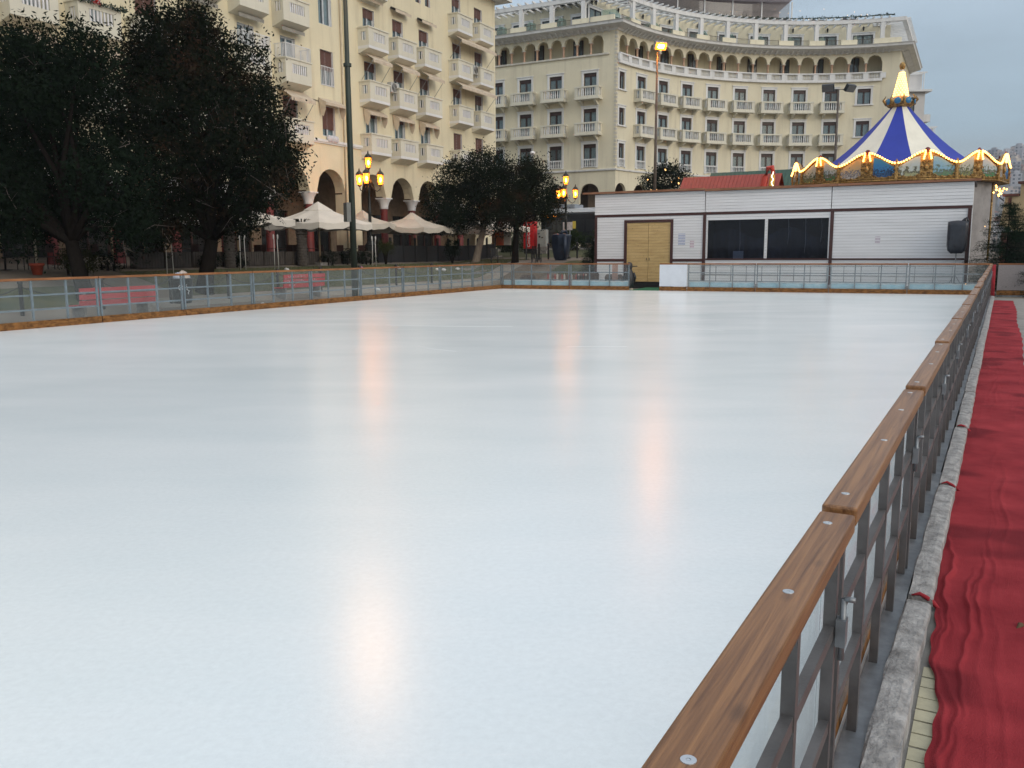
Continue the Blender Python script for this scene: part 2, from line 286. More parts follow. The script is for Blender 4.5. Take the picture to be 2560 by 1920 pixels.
# ------------------------------------------------------------------ rink barrier
RAILW = wood('varnished_rail', (0.095, 0.037, 0.014), (0.30, 0.145, 0.056), (0.16, 6.0, 6.0), 0.38, 0.5)
RAILF = wood('weathered_rail', (0.15, 0.055, 0.02), (0.30, 0.13, 0.05), (0.15, 1.0, 1.0), 0.6, 0.3)
KICK = wood('rusty_kickboard', (0.04, 0.016, 0.006), (0.27, 0.125, 0.04), (0.8, 1.0, 2.0), 0.8, 0.2)
WAVE = M('pale_blue_board', (0.38, 0.62, 0.74), 0.6, 0.15, 4, col2=(0.56, 0.74, 0.82))
SNOW = M('white_crest', (0.75, 0.82, 0.86), 0.7, 0.06)
SCREW = M('zinc_screw', (0.62, 0.66, 0.70), 0.3, 0.1, 9, metal=0.8)
SOLIDW = M('white_hoarding', (0.62, 0.67, 0.74), 0.6, 0.06, 2)
REDCLOTH = M('red_cloth', (0.32, 0.02, 0.03), 0.9, 0.3, 4)
GREYSH = M('grey_mesh_sheet', (0.24, 0.22, 0.22), 0.8, 0.15, 30)
def panel(label, group, L, h, side, steel, rail, bays=3, wave=False, near=False, solid=False, ps=0.045):
    t = thing('barrier_panel', label, 'barrier', group=group)
    g = 0.013; b = MB(); b.box(g, L - g, -.05, .05, h - .058, h); tr = bevel(b.build('handrail', rail, t), .008)
    if near:
        b = MB()
        b.lathe([(.004, .0012), (.0125, .001), (.013, -.002)], 14, sm=False); b.lathe([(0, .0002), (.004, .0002), (.004, .0012)], 6, sm=False)
        sm = b.mesh('screw', SCREW)
        for x in (.16, L * .42, L * .72, L - .13): put('screw', sm, tr, (x, rnd.uniform(-.012, .012), h + .0005))
    if solid:
        b = MB(); b.box(g, L - g, side * .045 - .01, side * .045 + .01, .19, h - .06); b.build('solid_sheet', SOLIDW, t)
    else:
        b = MB(); b.box(g * .5, L - g * .5, side * .036 - .003, side * .036 + .003, .1, h - .06); b.build('pane', PLEXI, t)
    xs = [.05] + [L * i / bays for i in range(1, bays)] + [L - .05]
    pm = MB(); pm.box(-ps / 2, ps / 2, -ps / 2, ps / 2, 0.0, h - .06); pm = pm.mesh('post', steel)
    for x in xs: put('post', pm, t, (x, 0, 0))
    for z in (.44, .79):
        b = MB(); b.box(.05 + ps / 2, L - .05 - ps / 2, -ps / 2 + .003, ps / 2 - .003, h * z / 1.2 - .02, h * z / 1.2 + .02); b.build('crossbar', steel, t)
    b = MB(); b.box(0.0, L, -.058, .03, -.055, .012); b.build('base_channel', GREYM, t)
    b = MB(); b.box(g, L - g, side * .044, side * .075, .0, .175); b.build('kickboard', KICK, t)
    if wave:
        b = MB(); n = 40; top = lambda x: .40 + .022 * abs(math.sin(x * 7.5)) + .012 * math.sin(x * 2.1)
        for i in range(n):
            x0, x1 = .08 + (L - .16) * i / n, .08 + (L - .16) * (i + 1) / n; y = -side * .06
            b.quad((x0, y, .02), (x1, y, .02), (x1, y, top(x1) - .05), (x0, y, top(x0) - .05)); b.quad((x0, y, top(x0) - .05), (x1, y, top(x1) - .05), (x1, y, top(x1)), (x0, y, top(x0)), 1)
            b.quad((x0, y, top(x0)), (x1, y, top(x1)), (x1, y - side * .02, top(x1)), (x0, y - side * .02, top(x0)), 1)
        b.build('wave_board', [WAVE, SNOW], t)
    if near:
        b = MB(); b.box(-.022, .022, -ps / 2 - .03, -ps / 2 - .002, h * .62, h * .70); b.tube((0, -ps / 2 - .018, h * .575), (0, -ps / 2 - .018, h * .76), .009); b.tube((0, -ps / 2 - .018, h * .76), (0, -ps / 2 - .05, h * .76), .009); b.build('latch', GREYM, t, (L - .05, 0, 0))
    return t
P = panel('glazed rink barrier panel with rusty kickboard in front of the park trees', 'barrier panels on the tree side', 2.72, 1.2, -1, BLUEST, RAILF)
for k in range(13):
    o = P if k == 0 else dup(P); o.location = W(1.14 + 2.72 * k, -19.95, 0); o.rotation_euler = (0, 0, RU)
FA = RW + math.atan(.068)
def far_panel(w0, w1, label, **k):
    p = panel(label, k.pop('group', None), (w1 - w0) * 1.0023, 1.2, -1, k.pop('steel', GREYM), RAILF, **k); p.location = W(ufar(w0), w0, 0); p.rotation_euler = (0, 0, FA); return p
far_panel(-19.9, -19.32, 'narrow barrier panel at the corner with pale blue wave strip', bays=1, wave=True, steel=BLUEST)
for w0, w1 in ((-19.32, -16.43), (-16.43, -13.57)): far_panel(w0, w1, 'clear panel with pale blue wave strip between rink corner and gate opening', wave=True, bays=3, steel=BLUEST, group='wave panels left of the gate')
far_panel(-12.22, -10.98, 'short barrier panel closed with white sheet beside the gate opening', solid=True, bays=2)
for w0 in (-10.98, -8.07, -5.15, -2.23): far_panel(w0, w0 + 2.91, 'clear panel with pale blue wave strip standing before the white kiosk', wave=True, bays=3, group='wave panels in front of the kiosk')
p = far_panel(.86, 2.1, 'end barrier panel hung with grey mesh sheet beside the fir tree', solid=True, bays=1)
for c in p.children:
    if c.name.startswith('solid_sheet'): c.data.materials[0] = GREYSH
AR = RU - math.atan(.027); RL = 2.451
P = panel('clear barrier panel with varnished wooden handrail alongside the red carpet', 'barrier panels along the red carpet', RL, 1.05, 1, STEEL, RAILW, bays=4, near=True, ps=.034)
for k in range(17):
    u0 = -4.75 + 2.45 * k; o = P if k == 0 else dup(P)
    h = 1.012 + .005 * (u0 + 1.2) + (rnd.uniform(-.006, .006) if k > 3 else 0); o.location = W(u0, wr(u0) + .05 + (rnd.uniform(-.007, .007) if k > 3 else 0), 0); o.rotation_euler = (0, 0, AR + (rnd.uniform(-.003, .003) if k > 3 else 0)); o.scale = (1, 1, h / 1.05)
b = MB(); b.path([W(37.25, wr(37) + .16, -.05), W(37.25, wr(37) + .15, .6), W(37.25, wr(37) + .14, 1.16)], [.07, .06, .065], 8)
b.build('wrapped_post', REDCLOTH, label='corner post of the rink wrapped in red cloth', cat='post')

# kerb, carpet, tiles on the walkway
KERB = M('weathered_concrete', (0.19, 0.185, 0.18), 0.9, 0.3, 11, bump=0.6, bscale=60, col2=(0.46, 0.45, 0.44), detail=9)
def kerb_mesh(L):
    b = MB(); prof = [(-.062, -.06), (-.064, .03), (-.070, .040), (-.10, .043), (-.14, .041), (-.165, .036), (-.178, .026), (-.182, -.06)]; n = 14; vs = []
    for i in range(n + 1):
        x = .03 + (L - .06) * i / n; e_ = min(i, n - i); k = 1 - (.25 if e_ == 0 else .05 if e_ == 1 else 0)
        for y, z in prof: vs.append((x, y + rnd.gauss(0, .003), (z + .06) * k - .06 + rnd.gauss(0, .0025)))
    m = len(prof); b.add(vs, [(i * m + j, i * m + j + 1, (i + 1) * m + j + 1, (i + 1) * m + j) for i in range(n) for j in range(m - 1)], 0, False)
    b.add(vs[:m], [tuple(range(m))]); b.add(vs[-m:], [tuple(range(m))]); return b.mesh('kerb_stone', KERB)
kerb = put('kerb', None, None, W(-4.75, wr(-4.75) + .05, 0), AR, kind='structure')
kms = [kerb_mesh(2.45) for _ in range(3)]
for k in range(17): put('kerb_stone', kms[k % 3], kerb, (2.451 * k - .4, rnd.uniform(-.006, .006), 0))
def carpet_material():
    m = M('red_carpet', (0.23, 0.021, 0.029), 0.95, 0.2, 2.1, bump=0.5, bscale=170, detail=8, col2=(0.39, 0.045, 0.055), spec=0.15); N, L = m.node_tree.nodes, m.node_tree.links; p = N['Principled BSDF']
    base = p.inputs['Base Color'].links[0].from_socket; t = N.new('ShaderNodeTexCoord'); n = N.new('ShaderNodeTexNoise'); n.inputs['Scale'].default_value = 0.9; n.inputs['Detail'].default_value = 2; L.new(t.outputs['Object'], n.inputs['Vector'])
    q = N.new('ShaderNodeMapRange'); q.inputs[1].default_value = 0.56; q.inputs[2].default_value = 0.62; q.inputs[4].default_value = 0.62; L.new(n.outputs[0], q.inputs[0])
    mx = N.new('ShaderNodeMix'); mx.data_type = 'RGBA'; L.new(q.outputs[0], mx.inputs[0]); L.new(base, mx.inputs[6]); mx.inputs[7].default_value = (0.10, 0.009, 0.015, 1); L.new(mx.outputs[2], p.inputs['Base Color']); return m
def make_carpet():
    b = MB(); us = [1.4]
    while us[-1] < 34.4: us.append(us[-1] + (.03 if us[-1] < 8 else .08 if us[-1] < 16 else .3))
    n = 84; vs = []; rr = random.Random(5)
    folds = [(rr.uniform(.03, .36), rr.uniform(1.6, 5.4), rr.uniform(.5, 1.5), rr.uniform(.006, .015), rr.uniform(.005, .010), rr.uniform(-.05, .05)) if i < 16 else (rr.uniform(.1, .95), rr.uniform(1.4, 18), rr.uniform(.8, 2.8), rr.uniform(.0015, .0045), rr.uniform(.005, .014), rr.uniform(-.06, .06)) for i in range(52)]
    cross = [(rr.uniform(6, 34), rr.uniform(.002, .010), rr.uniform(.06, .22), rr.uniform(-.4, .4)) for i in range(30)]
    for u in us:
        lo = .235 - .04 * ss(4.0, 7, u) + .045 * math.sin(u * 1.9) * math.sin(u * .53) * .4 + .012 * math.sin(u * 7.3) + .006 * math.sin(u * 23); hi = .84 + .02 * math.sin(u * .7) + .012 * math.sin(u * 5.1)
        lo += .085 * (1 - ss(3.1, 4.5, u))
        for j in range(n + 1):
            f = j / n; z = -.039
            for fc, uc, ul, a, wd, dr in folds:
                x = (u - uc) / ul
                if abs(x) < 1: z += a * (1 - x * x) ** 2 * math.exp(-((f * .54 - fc * .54 - dr * x - .012 * math.sin(u * 5 + uc)) / wd) ** 2)
            for uc, a, wd, sk in cross:
                x = (u - uc - sk * (f - .5) - .05 * math.sin(f * 7 + uc)) / wd
                if abs(x) < 3: z += a * math.exp(-x * x) * (.3 + .7 * math.sin(f * 3 + uc) ** 2)
            z += .0035 * math.sin(u * 2.7 + f * 5) + .003 * math.sin(u * 6.1 - f * 9)
            if j in (0, n): z = min(z, -.036)
            vs.append(W(u, wr(u) + lo + (hi - lo) * f, z + .006))
    m = n + 1; b.add(vs, [(i * m + j, i * m + j + 1, (i + 1) * m + j + 1, (i + 1) * m + j) for i in range(len(us) - 1) for j in range(n)], 0, True)
    return b.build('red_carpet', carpet_material(), label='long wrinkled red carpet laid beside the rink barrier', cat='carpet')
carpet = make_carpet()
for uj in (4.67, 7.12, 9.57):
    b = MB(); b.path([W(uj + rnd.uniform(-.02, .02) + .02 * (i % 2), wr(uj) + .13 + .035 * i, .02 + .022 * math.sin(i * 1.1) - .012 * i) for i in range(5)], [.004, .010, .012, .013, .010], 7); b.build('tucked_fold', REDCLOTH, carpet)
b = MB(); b.add([W(-25, wr(-25) + .2, -.052), W(36.5, wr(36.5) + .2, -.052), W(36.5, 6, -.052), W(-25, 6, -.052)], [(0, 1, 2, 3)])
walk = b.build('pavement', M('grey_pavement', (0.25, 0.24, 0.22), 0.9, 0.2, 1.2, bump=0.3, bscale=25), kind='structure')
TILE = M('cream_tile', (0.50, 0.47, 0.33), 0.7, 0.12, 10, bump=0.15)
tm = [None] * 3
for i in range(3):
    b = MB(); d = .094 - .004 * i; b.box(0, d, -.045, .045, 0, .004); tm[i] = b.mesh('paving_tile', TILE)
for k in range(25):
    u = 1.5 + .1 * k; put('paving_tile', tm[k % 3], walk, W(u, wr(u) + .285, -.05 + rnd.uniform(-.002, .002)), AR)
for k, (u, w, s_) in enumerate([(30.3, 1.75, .35), (25.5, 1.45, .3), (21.5, 1.15, .22)]):
    b = MB(); n = 9; vs = []
    for i in range(n):
        for j in range(n): vs.append(((i / (n - 1) - .5) * s_ * 2.2 + rnd.gauss(0, .02), (j / (n - 1) - .5) * s_ * 1.4 + rnd.gauss(0, .02), abs(rnd.gauss(0, .05)) if 0 < i < n - 1 and 0 < j < n - 1 else 0.0))
    b.add(vs, [(i * n + j, i * n + j + 1, (i + 1) * n + j + 1, (i + 1) * n + j) for i in range(n - 1) for j in range(n - 1)])
    b.build('crumpled_tarp', M('tarp_%d' % (k % 2), ((.62, .64, .66), (.36, .42, .58))[k % 2], .7, .1), None, W(u, w + .25, -.045), RU, label=('crumpled white tarp lying past the far end of the red carpet', 'crumpled bluish tarp lying at the edge of the red carpet', 'small crumpled white tarp at the edge of the red carpet')[k], cat='tarp')
b = MB(); b.path([W(4.6, wr(4.6) + .6, -.037), W(4.64, wr(4.6) + .62, -.03), W(4.67, wr(4.6) + .61, -.037)], [.004, .014, .004], 6); b.build('dry_leaf', M('dry_leaf', (.10, .06, .03), .9, .2), label='small dry leaf lying on the red carpet', cat='leaf')

# ------------------------------------------------------------------ white kiosk behind the far barrier
SIDING = M('white_clapboard', (0.70, 0.715, 0.74), 0.6, 0.07, 0.8, spec=0.35, stretch=(.6, 1, 6))
PINE = wood('pale_pine', (0.44, 0.30, 0.13), (0.58, 0.42, 0.20), (.15, 1, 1), .6, .3)
TRIM = M('maroon_trim', (0.055, 0.018, 0.016), 0.5, 0.2, 4)
EAVE = wood('brown_eave_board', (0.17, 0.075, 0.04), (0.30, 0.15, 0.09), (.2, 1, 1), .7, .25)
def siding(x0, x1, z0, z1, holes, row, y=0.0, lap=.022):
    b = MB(); n = int(round((z1 - z0) / row)); r = (z1 - z0) / n
    for i in range(n):
        a, c = z0 + i * r, z0 + (i + 1) * r; cuts = [(x0, x1)]
        for hx0, hx1, hz0, hz1 in holes:
            if (a + c) / 2 > hz0 and (a + c) / 2 < hz1:
                nc = []
                for p, q in cuts:
                    if hx1 <= p or hx0 >= q: nc.append((p, q)); continue
                    if p < hx0: nc.append((p, hx0))
                    if hx1 < q: nc.append((hx1, q))
                cuts = nc
        for p, q in cuts:
            shade_h = .008; b.quad((p, y - lap, a + shade_h), (q, y - lap, a + shade_h), (q, y - lap * .4, c), (p, y - lap * .4, c)); b.quad((p, y - lap, a + shade_h), (p, y, a + shade_h), (q, y, a + shade_h), (q, y - lap, a + shade_h)); b.quad((p, y, a), (q, y, a), (q, y, a + shade_h), (p, y, a + shade_h), 1)  # darker strip below each board paints in the shadow of its lap
    return b
KO = W(40.2, -16.65, 0); kiosk = thing('kiosk', 'long white clapboard kiosk with maroon trim and pine double door', 'kiosk', KO, RW)
holes = [(1.67, 3.87, .0, 3.1), (5.62, 8.28, 1.38, 3.16), (8.35, 11.02, 1.38, 3.16)]
LAPSHADE = M('board_lap_shade', (.30, .30, .31), .9); SJ = [SIDING, LAPSHADE]; siding(0, 16.5, -.06, 3.38, holes, .128).build('wall', SJ, kiosk)  # grey tone for the painted shadow lines between boards
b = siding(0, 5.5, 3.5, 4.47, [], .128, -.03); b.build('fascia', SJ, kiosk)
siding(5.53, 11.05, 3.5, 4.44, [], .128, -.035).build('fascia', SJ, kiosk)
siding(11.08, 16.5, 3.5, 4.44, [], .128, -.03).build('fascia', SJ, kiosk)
b = MB()
for sx in (0.0, 16.5): b.quad((sx, 0, -.06), (sx, 4.3, -.06), (sx, 4.3, 4.46), (sx, 0, 4.46))
b.quad((0, 4.3, -.06), (16.5, 4.3, -.06), (16.5, 4.3, 4.46), (0, 4.3, 4.46)); b.build('side_wall', SIDING, kiosk)
b = MB(); b.box(-.1, 16.6, -.02, 4.4, 4.475, 4.50); b.build('roof', M('roof_felt', (.12, .11, .11), .9, .2), kiosk)
for a, c, y, z, t in ((-.6, 5.5, -.22, 4.505, .09), (5.5, 11.3, -.2, 4.45, .11), (11.3, 14.6, -.22, 4.455, .10), (14.6, 16.75, -.21, 4.46, .09)):
    b = MB(); b.box(a + .004, c - .004, y, -.045, z, z + t); b.build('eave_board', EAVE, kiosk)
def trim(x0, x1, z0, z1, y=-.045):
    b = MB(); b.box(x0, x1, y, -.016, z0, z1); b.build('trim_board', TRIM, kiosk)
for q in ((0.01, 5.42, 3.385, 3.495), (5.58, 16.49, 3.385, 3.495), (.13, 1.53, 1.24, 1.36), (4.01, 5.42, 1.24, 1.36), (5.58, 16.33, 1.30, 1.375)): trim(*q)
for q in ((.0, .12, 0, 3.38), (5.43, 5.57, 0, 3.5), (11.05, 11.19, 0, 3.38), (16.34, 16.48, 0, 3.38), (1.54, 1.67, .2, 3.22), (3.87, 4.0, .2, 3.22)): trim(*q, y=-.055)
trim(1.68, 3.86, 3.09, 3.22, -.05)
for i, x in enumerate((1.68, 2.78)):
    d = siding(0, 1.085, .26, 3.085, [], .141, 0, .006); d.box(0, 1.085, .004, .04, .26, 3.085); dr = d.build('door_leaf', [PINE, M('door_lap_shade', (.20, .13, .06), .9)], kiosk, (x, -.008, 0))  # second tone: shadow lines painted between the door boards
    hb = MB(); hb.tube((0, 0, -.06), (0, 0, .06), .012); hb.build('handle', BLACK, dr, (1.02 if i == 0 else .06, -.03, 1.35))
b = MB(); b.box(1.5, 4.05, -.1, 0.02, -.06, .24); b.build('threshold', BLACK, kiosk)
KGL = glass('dark_shop_glass', (0.55, 0.6, 0.68), 0.008, 0.03, (.3, .36, .5), 1.35)
for x0, x1 in ((5.62, 8.28), (8.35, 11.02)):
    b = MB(); b.box(x0, x1, .03, .036, 1.38, 3.16); pn = b.build('window', KGL, kiosk)
    f = MB()
    for a in ((x0, x0 + .03, 1.38, 3.16), (x1 - .03, x1, 1.38, 3.16), (x0 + .03, x1 - .03, 3.13, 3.16)): f.box(a[0], a[1], .0, .028, a[2], a[3])
    f.build('frame', WHITE, pn)
b = MB(); b.box(5.3, 11.3, 2.6, 2.65, 0, 3.4); b.box(5.25, 5.3, .05, 2.6, 0, 3.4); b.box(11.3, 11.35, .05, 2.6, 0, 3.4); b.box(5.3, 11.3, .05, 2.6, .05, .1); b.box(5.3, 11.3, .05, 2.6, 3.4, 3.45); b.build('room', M('navy_room', (.035, .04, .055), .9, .4, 1.5), kiosk)
for x, y, z0 in ((7.05, .3, 1.5), (9.2, .4, 2.0), (9.95, .35, 1.6), (10.6, .5, 2.1)): b = MB(); b.path([(x, y, z0), (x + .04, y + .02, z0 + .5), (x, y, 3.3)], .006, 4); b.build('hanging_cord', WHITE, kiosk)
b = MB(); nn = 60; b.add([(5.4 + 5.8 * j / nn, 1.9 + .06 * math.sin(j * 1.3) + .04 * math.sin(j * .6), z + (.25 * math.sin(j * .21) if z > 2 else 0)) for z in (.2, 2.55) for j in range(nn + 1)], [(j, j + 1, nn + 2 + j, nn + 1 + j) for j in range(nn)], 0, True); b.build('dust_sheet', M('navy_dust_sheet', (.06, .07, .10), .5, .3, 2), kiosk)
b = MB(); b.box(5.4, 11.2, .7, 1.2, 1.2, 1.26); b.build('counter', BROWN, kiosk)
for x, z0, z1, c in ((4.25, 2.0, 2.55, (.42, .46, .60)), (4.82, 1.88, 2.2, (.55, .45, .52)), (12.9, 2.0, 2.3, (.52, .47, .54))):
    b = MB(); b.box(x, x + (.34 if z1 - z0 > .4 else .2), -.019, -.0165, z0, z1); b.build('poster', M('paper_%.1f' % x, c, .8, .12, 14), kiosk)
t = thing('monitor', 'pale computer monitor seen from behind in the kiosk window', 'monitor', KO + W(.85, 6.9, 1.26), RW)
b = MB(); b.box(-.24, .24, -.05, .0, .1, .45); bevel(b.build('casing', M('pale_plastic', (.5, .52, .55), .5, .05), t), .02); b = MB(); b.tube((0, .0, 0), (0, 0, .14), .03); b.lathe([(0, .015), (.13, .01), (.14, 0)], 14); b.build('stand', M('pale_plastic', (.5, .52, .55)), t)
ch = None
for i, x in enumerate((6.05, 7.7, 8.8, 9.5, 10.2, 10.75)):
    if ch is None:
        ch = thing('bar_chair', 'dark bar chair standing behind the kiosk counter', 'chair', group='bar chairs inside the kiosk')
        b = MB(); b.box(-.21, .21, -.2, .2, .72, .77); b.build('seat', BLACK, ch)
        b = MB(); b.path([(-.2, .2, .77), (-.19, .24, 1.0), (-.15, .25, 1.12), (.15, .25, 1.12), (.19, .24, 1.0), (.2, .2, .77)], .018, 6); b.build('backrest', GREYM, ch)
        for sx in (-.18, .18):
            for sy in (-.17, .17): b = MB(); b.tube((sx, sy, 0), (sx, sy, .72), .014, n=6); b.build('leg', BLACK, ch)
    o = ch if i == 0 else dup(ch); o.location = KO + W(1.65, x, .3); o.rotation_euler = (0, 0, RW + rnd.uniform(-.3, .3))
b = MB(); b.box(5.7, 16.4, -.75, -.12, -.06, .17); b.build('deck_step', M('grey_deck', (.26, .25, .25), .8, .15, 3), None, KO, RW, label='low grey deck step along the foot of the white kiosk', cat='step')
rl = thing('tube_railing', 'grey tubular railing between the rink barrier and the white kiosk', 'railing', W(38.9, -10.9, -.06), RW)
for k in range(16): b = MB(); b.tube((.68 * k, 0, 0), (.68 * k, 0, 1.12), .02, n=6); b.build('post', GREYM, rl)
for z in (.3, .72, 1.12): b = MB(); b.tube((-.02, 0, z), (10.25, 0, z), .022, n=6); b.build('rail', GREYM, rl)
b = MB(); b.box(0, 1.33, 0, 2.9, -.05, .012); b.build('green_mat', M('green_turf_mat', (.01, .13, .055), .9, .25, 20, bump=.4), None, W(ufar(-13.55) - .12, -13.55, 0), FA, label='bright green mat in the gate opening before the pine door', cat='mat')
b = MB(); b.box(-.13, .13, -.03, .03, 0, 1.24); b.build('timber_post', M('pinkish_timber', (.42, .25, .20), .7, .15), None, W(37.3, -14.45, -.05), RW, label='broad pinkish timber post behind the barrier by the gate', cat='post')
# penguin skating aid
pg = thing('penguin_figure', 'black penguin shaped skating aid standing in the gate opening', 'penguin figure', W(37.2, -13.72, .03), RW + .3)
PENG = M('black_plastic', (.016, .018, .022), .45, .2)
b = MB(); b.lathe([(0, .04), (.14, .05), (.20, .2), (.225, .42), (.20, .66), (.14, .82), (.11, .88), (.13, .95), (.145, 1.03), (.13, 1.13), (.08, 1.2), (0, 1.22)], 20); b.build('body', PENG, pg)
b = MB(); b.lathe([(0, 0), (.04, .0), (.02, .07), (0, .12)], 10); o = b.build('beak', PENG, pg, (-.11, -.05, 1.04)); o.rotation_euler = (0, R(-100), R(20))
for s_ in (-1, 1):
    b = MB(); b.path([(s_ * .19, 0, .74), (s_ * .26, .02, .55), (s_ * .25, .05, .3)], [.05, .06, .02], 8); b.build('flipper', PENG, pg)
    b = MB(); b.lathe([(0, .05), (.08, .04), (.11, 0)], 10, (s_ * .09, -.08, -.01)); b.build('foot', M('cream_plastic', (.55, .48, .36), .5), pg)
b = MB(); b.tube((.06, -.02, 1.03), (.36, -.02, 1.035), .018, n=8); b.build('grip_handle', BLACK, pg)
# covered loudspeaker on a tripod
COVER = M('dark_plastic_cover', (.02, .024, .034), .35, .3, 5, spec=.5, bump=.3, bscale=6)
def wrinkled(prof, n, amp, seed, top=None):
    r_ = random.Random(seed); b = MB(); vs = []; k = len(prof); ph = [r_.uniform(0, 6.28) for _ in range(6)]
    for i, (rx, ry, z) in enumerate(prof):
        for j in range(n):
            t_ = 2 * math.pi * j / n; c, s_ = math.cos(t_), math.sin(t_); sq = 1 / max(abs(c), abs(s_)) ** .75
            f = 1 + amp * (math.sin(5 * t_ + ph[0] + i * .5) + .7 * math.sin(9 * t_ + ph[1] - i * .8) + .5 * math.sin(14 * t_ + ph[2] + i)) + r_.gauss(0, amp * .25)
            vs.append((rx * c * sq * f, ry * s_ * sq * f, z + r_.gauss(0, amp * .12)))
    b.add(vs, [(i * n + j, i * n + (j + 1) % n, (i + 1) * n + (j + 1) % n, (i + 1) * n + j) for i in range(k - 1) for j in range(n)], 0, True)
    b.add(vs[:n], [tuple(range(n))[::-1]]); b.add(vs[-n:], [tuple(range(n))]); return b
sp = thing('covered_loudspeaker', 'loudspeaker under a dark plastic cover on a tripod before the kiosk', 'loudspeaker', W(39.55, -.62, -.05), RW)
wrinkled([(.2, .16, 1.62), (.31, .24, 1.72), (.345, .27, 1.95), (.36, .28, 2.3), (.37, .28, 2.7), (.36, .27, 2.86), (.30, .2, 2.9), (.06, .05, 2.93)], 40, .035, 3).build('cover', COVER, sp)
b = MB(); b.path([(.16, 0, 2.86), (.24, 0, 2.98), (.30, 0, 3.06), (.36, 0, 2.86)], [.09, .06, .02, .05], 7); b.build('cover_peak', COVER, sp)
b = MB(); b.tube((0, 0, .3), (0, 0, 1.7), .02); b.build('pole', GREYM, sp)
for k in range(3):
    a = k * 2.094 + .4; c, s_ = math.cos(a), math.sin(a); b = MB(); b.tube((0.02 * c, 0.02 * s_, .75), (.5 * c, .5 * s_, 0), .014, n=6); b.tube((.02 * c, .02 * s_, .35), (.27 * c, .27 * s_, .37), .01, n=6); b.build('leg', GREYM, sp)

# ------------------------------------------------------------------ walls with openings
def wall(b, mapf, s0, s1, z0, z1, ops, depth, ds=99.0, mi=0, mr=None, arch_n=10):
    """sheet in (s, z) cut by openings (a, c, zb, zt, arch); mapf(s, outward, z) -> point; adds the reveals"""
    mr = mi if mr is None else mr
    cuts = {s0, s1}
    for a, c, zb, zt, ar in ops:
        cuts |= {a, c}
        if ar: cuts |= {a + (c - a) * i / arch_n for i in range(1, arch_n)}
    if ds < 90: cuts |= {s0 + (s1 - s0) * i / int((s1 - s0) / ds + 1) for i in range(1, int((s1 - s0) / ds + 1))}
    cuts = sorted(cuts)
    def top(o, s):
        a, c, zb, zt, ar = o
        if not ar: return zt
        r = (c - a) / 2; x = (s - (a + c) / 2) / r; return zt - r + r * math.sqrt(max(0, 1 - x * x))
    for p, q in zip(cuts[:-1], cuts[1:]):
        if q - p < 1e-6: continue
        m = (p + q) / 2; zl = zr = z0
        for o in sorted([o for o in ops if o[0] < m < o[1]], key=lambda o: o[2]):
            if o[2] > zl + 1e-6: b.quad(mapf(p, 0, zl), mapf(q, 0, zr), mapf(q, 0, o[2]), mapf(p, 0, o[2]), mi); b.quad(mapf(p, 0, o[2]), mapf(q, 0, o[2]), mapf(q, -depth, o[2]), mapf(p, -depth, o[2]), mr)
            zl, zr = top(o, p), top(o, q)
            b.quad(mapf(p, 0, zl), mapf(q, 0, zr), mapf(q, -depth, zr), mapf(p, -depth, zl), mr)
        if z1 > min(zl, zr) + 1e-6: b.quad(mapf(p, 0, zl), mapf(q, 0, zr), mapf(q, 0, z1), mapf(p, 0, z1), mi)
    for o in ops:
        for s in (o[0], o[1]):
            zt = top(o, s)
            if zt > o[2] + 1e-6: b.quad(mapf(s, 0, o[2]), mapf(s, 0, zt), mapf(s, -depth, zt), mapf(s, -depth, o[2]), mr)
    return b
plane = lambda s, o, z: (s, -o, z)

# window assemblies: origin at the middle of the sill on the outer wall face, x along, y inwards
def window_parts(wd, ht, dep, frame, curt, leaves=2, transom=0.0, fr_=.07):
    f = MB(); h = wd / 2; y0, y1 = dep - .06, dep
    f.box(-h, -h + fr_, y0, y1, 0, ht); f.box(h - fr_, h, y0, y1, 0, ht); f.box(-h + fr_, h - fr_, y0, y1, ht - fr_, ht); f.box(-h + fr_, h - fr_, y0, y1, 0, fr_)
    for i in range(1, leaves): x = -h + wd * i / leaves; f.box(x - .05, x + .05, y0 - .01, y1 - .003, fr_, ht - fr_)
    if transom: f.box(-h + fr_, h - fr_, y0 - .02, y1 + .004, ht - transom, ht - fr_ - .001); f.box(-h + fr_, h - fr_, y0 + .003, y1 - .006, ht - transom - .06, ht - transom - .001)
    g = MB(); g.box(-h + fr_, h - fr_, dep - .035, dep - .030, fr_, ht - fr_)
    c = MB(); n = 24
    for i in range(n):
        x0, x1 = -h + wd * i / n, -h + wd * (i + 1) / n
        if abs(x0 + x1) < wd * .16: continue
        c.quad((x0, dep + .05 + .02 * (i % 2), 0), (x1, dep + .05 + .02 * ((i + 1) % 2), 0), (x1, dep + .05 + .02 * ((i + 1) % 2), ht), (x0, dep + .05 + .02 * (i % 2), ht))
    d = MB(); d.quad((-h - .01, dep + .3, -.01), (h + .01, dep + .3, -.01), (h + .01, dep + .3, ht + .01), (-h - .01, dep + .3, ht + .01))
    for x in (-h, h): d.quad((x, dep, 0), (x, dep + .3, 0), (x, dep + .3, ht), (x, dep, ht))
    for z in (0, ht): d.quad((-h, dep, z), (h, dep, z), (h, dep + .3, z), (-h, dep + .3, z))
    return f.mesh('window', frame), g.mesh('pane', GLASSW), c.mesh('curtain', curt), d.mesh('room', DARK)
def place_window(ms, parent, loc, rz, curt=None):
    o = put('window', ms[0], parent, loc, rz); put('pane', ms[1], o)
    if curt is not False: put('curtain', ms[2] if curt is None else curt, o)
    put('room_back', ms[3], o); return o

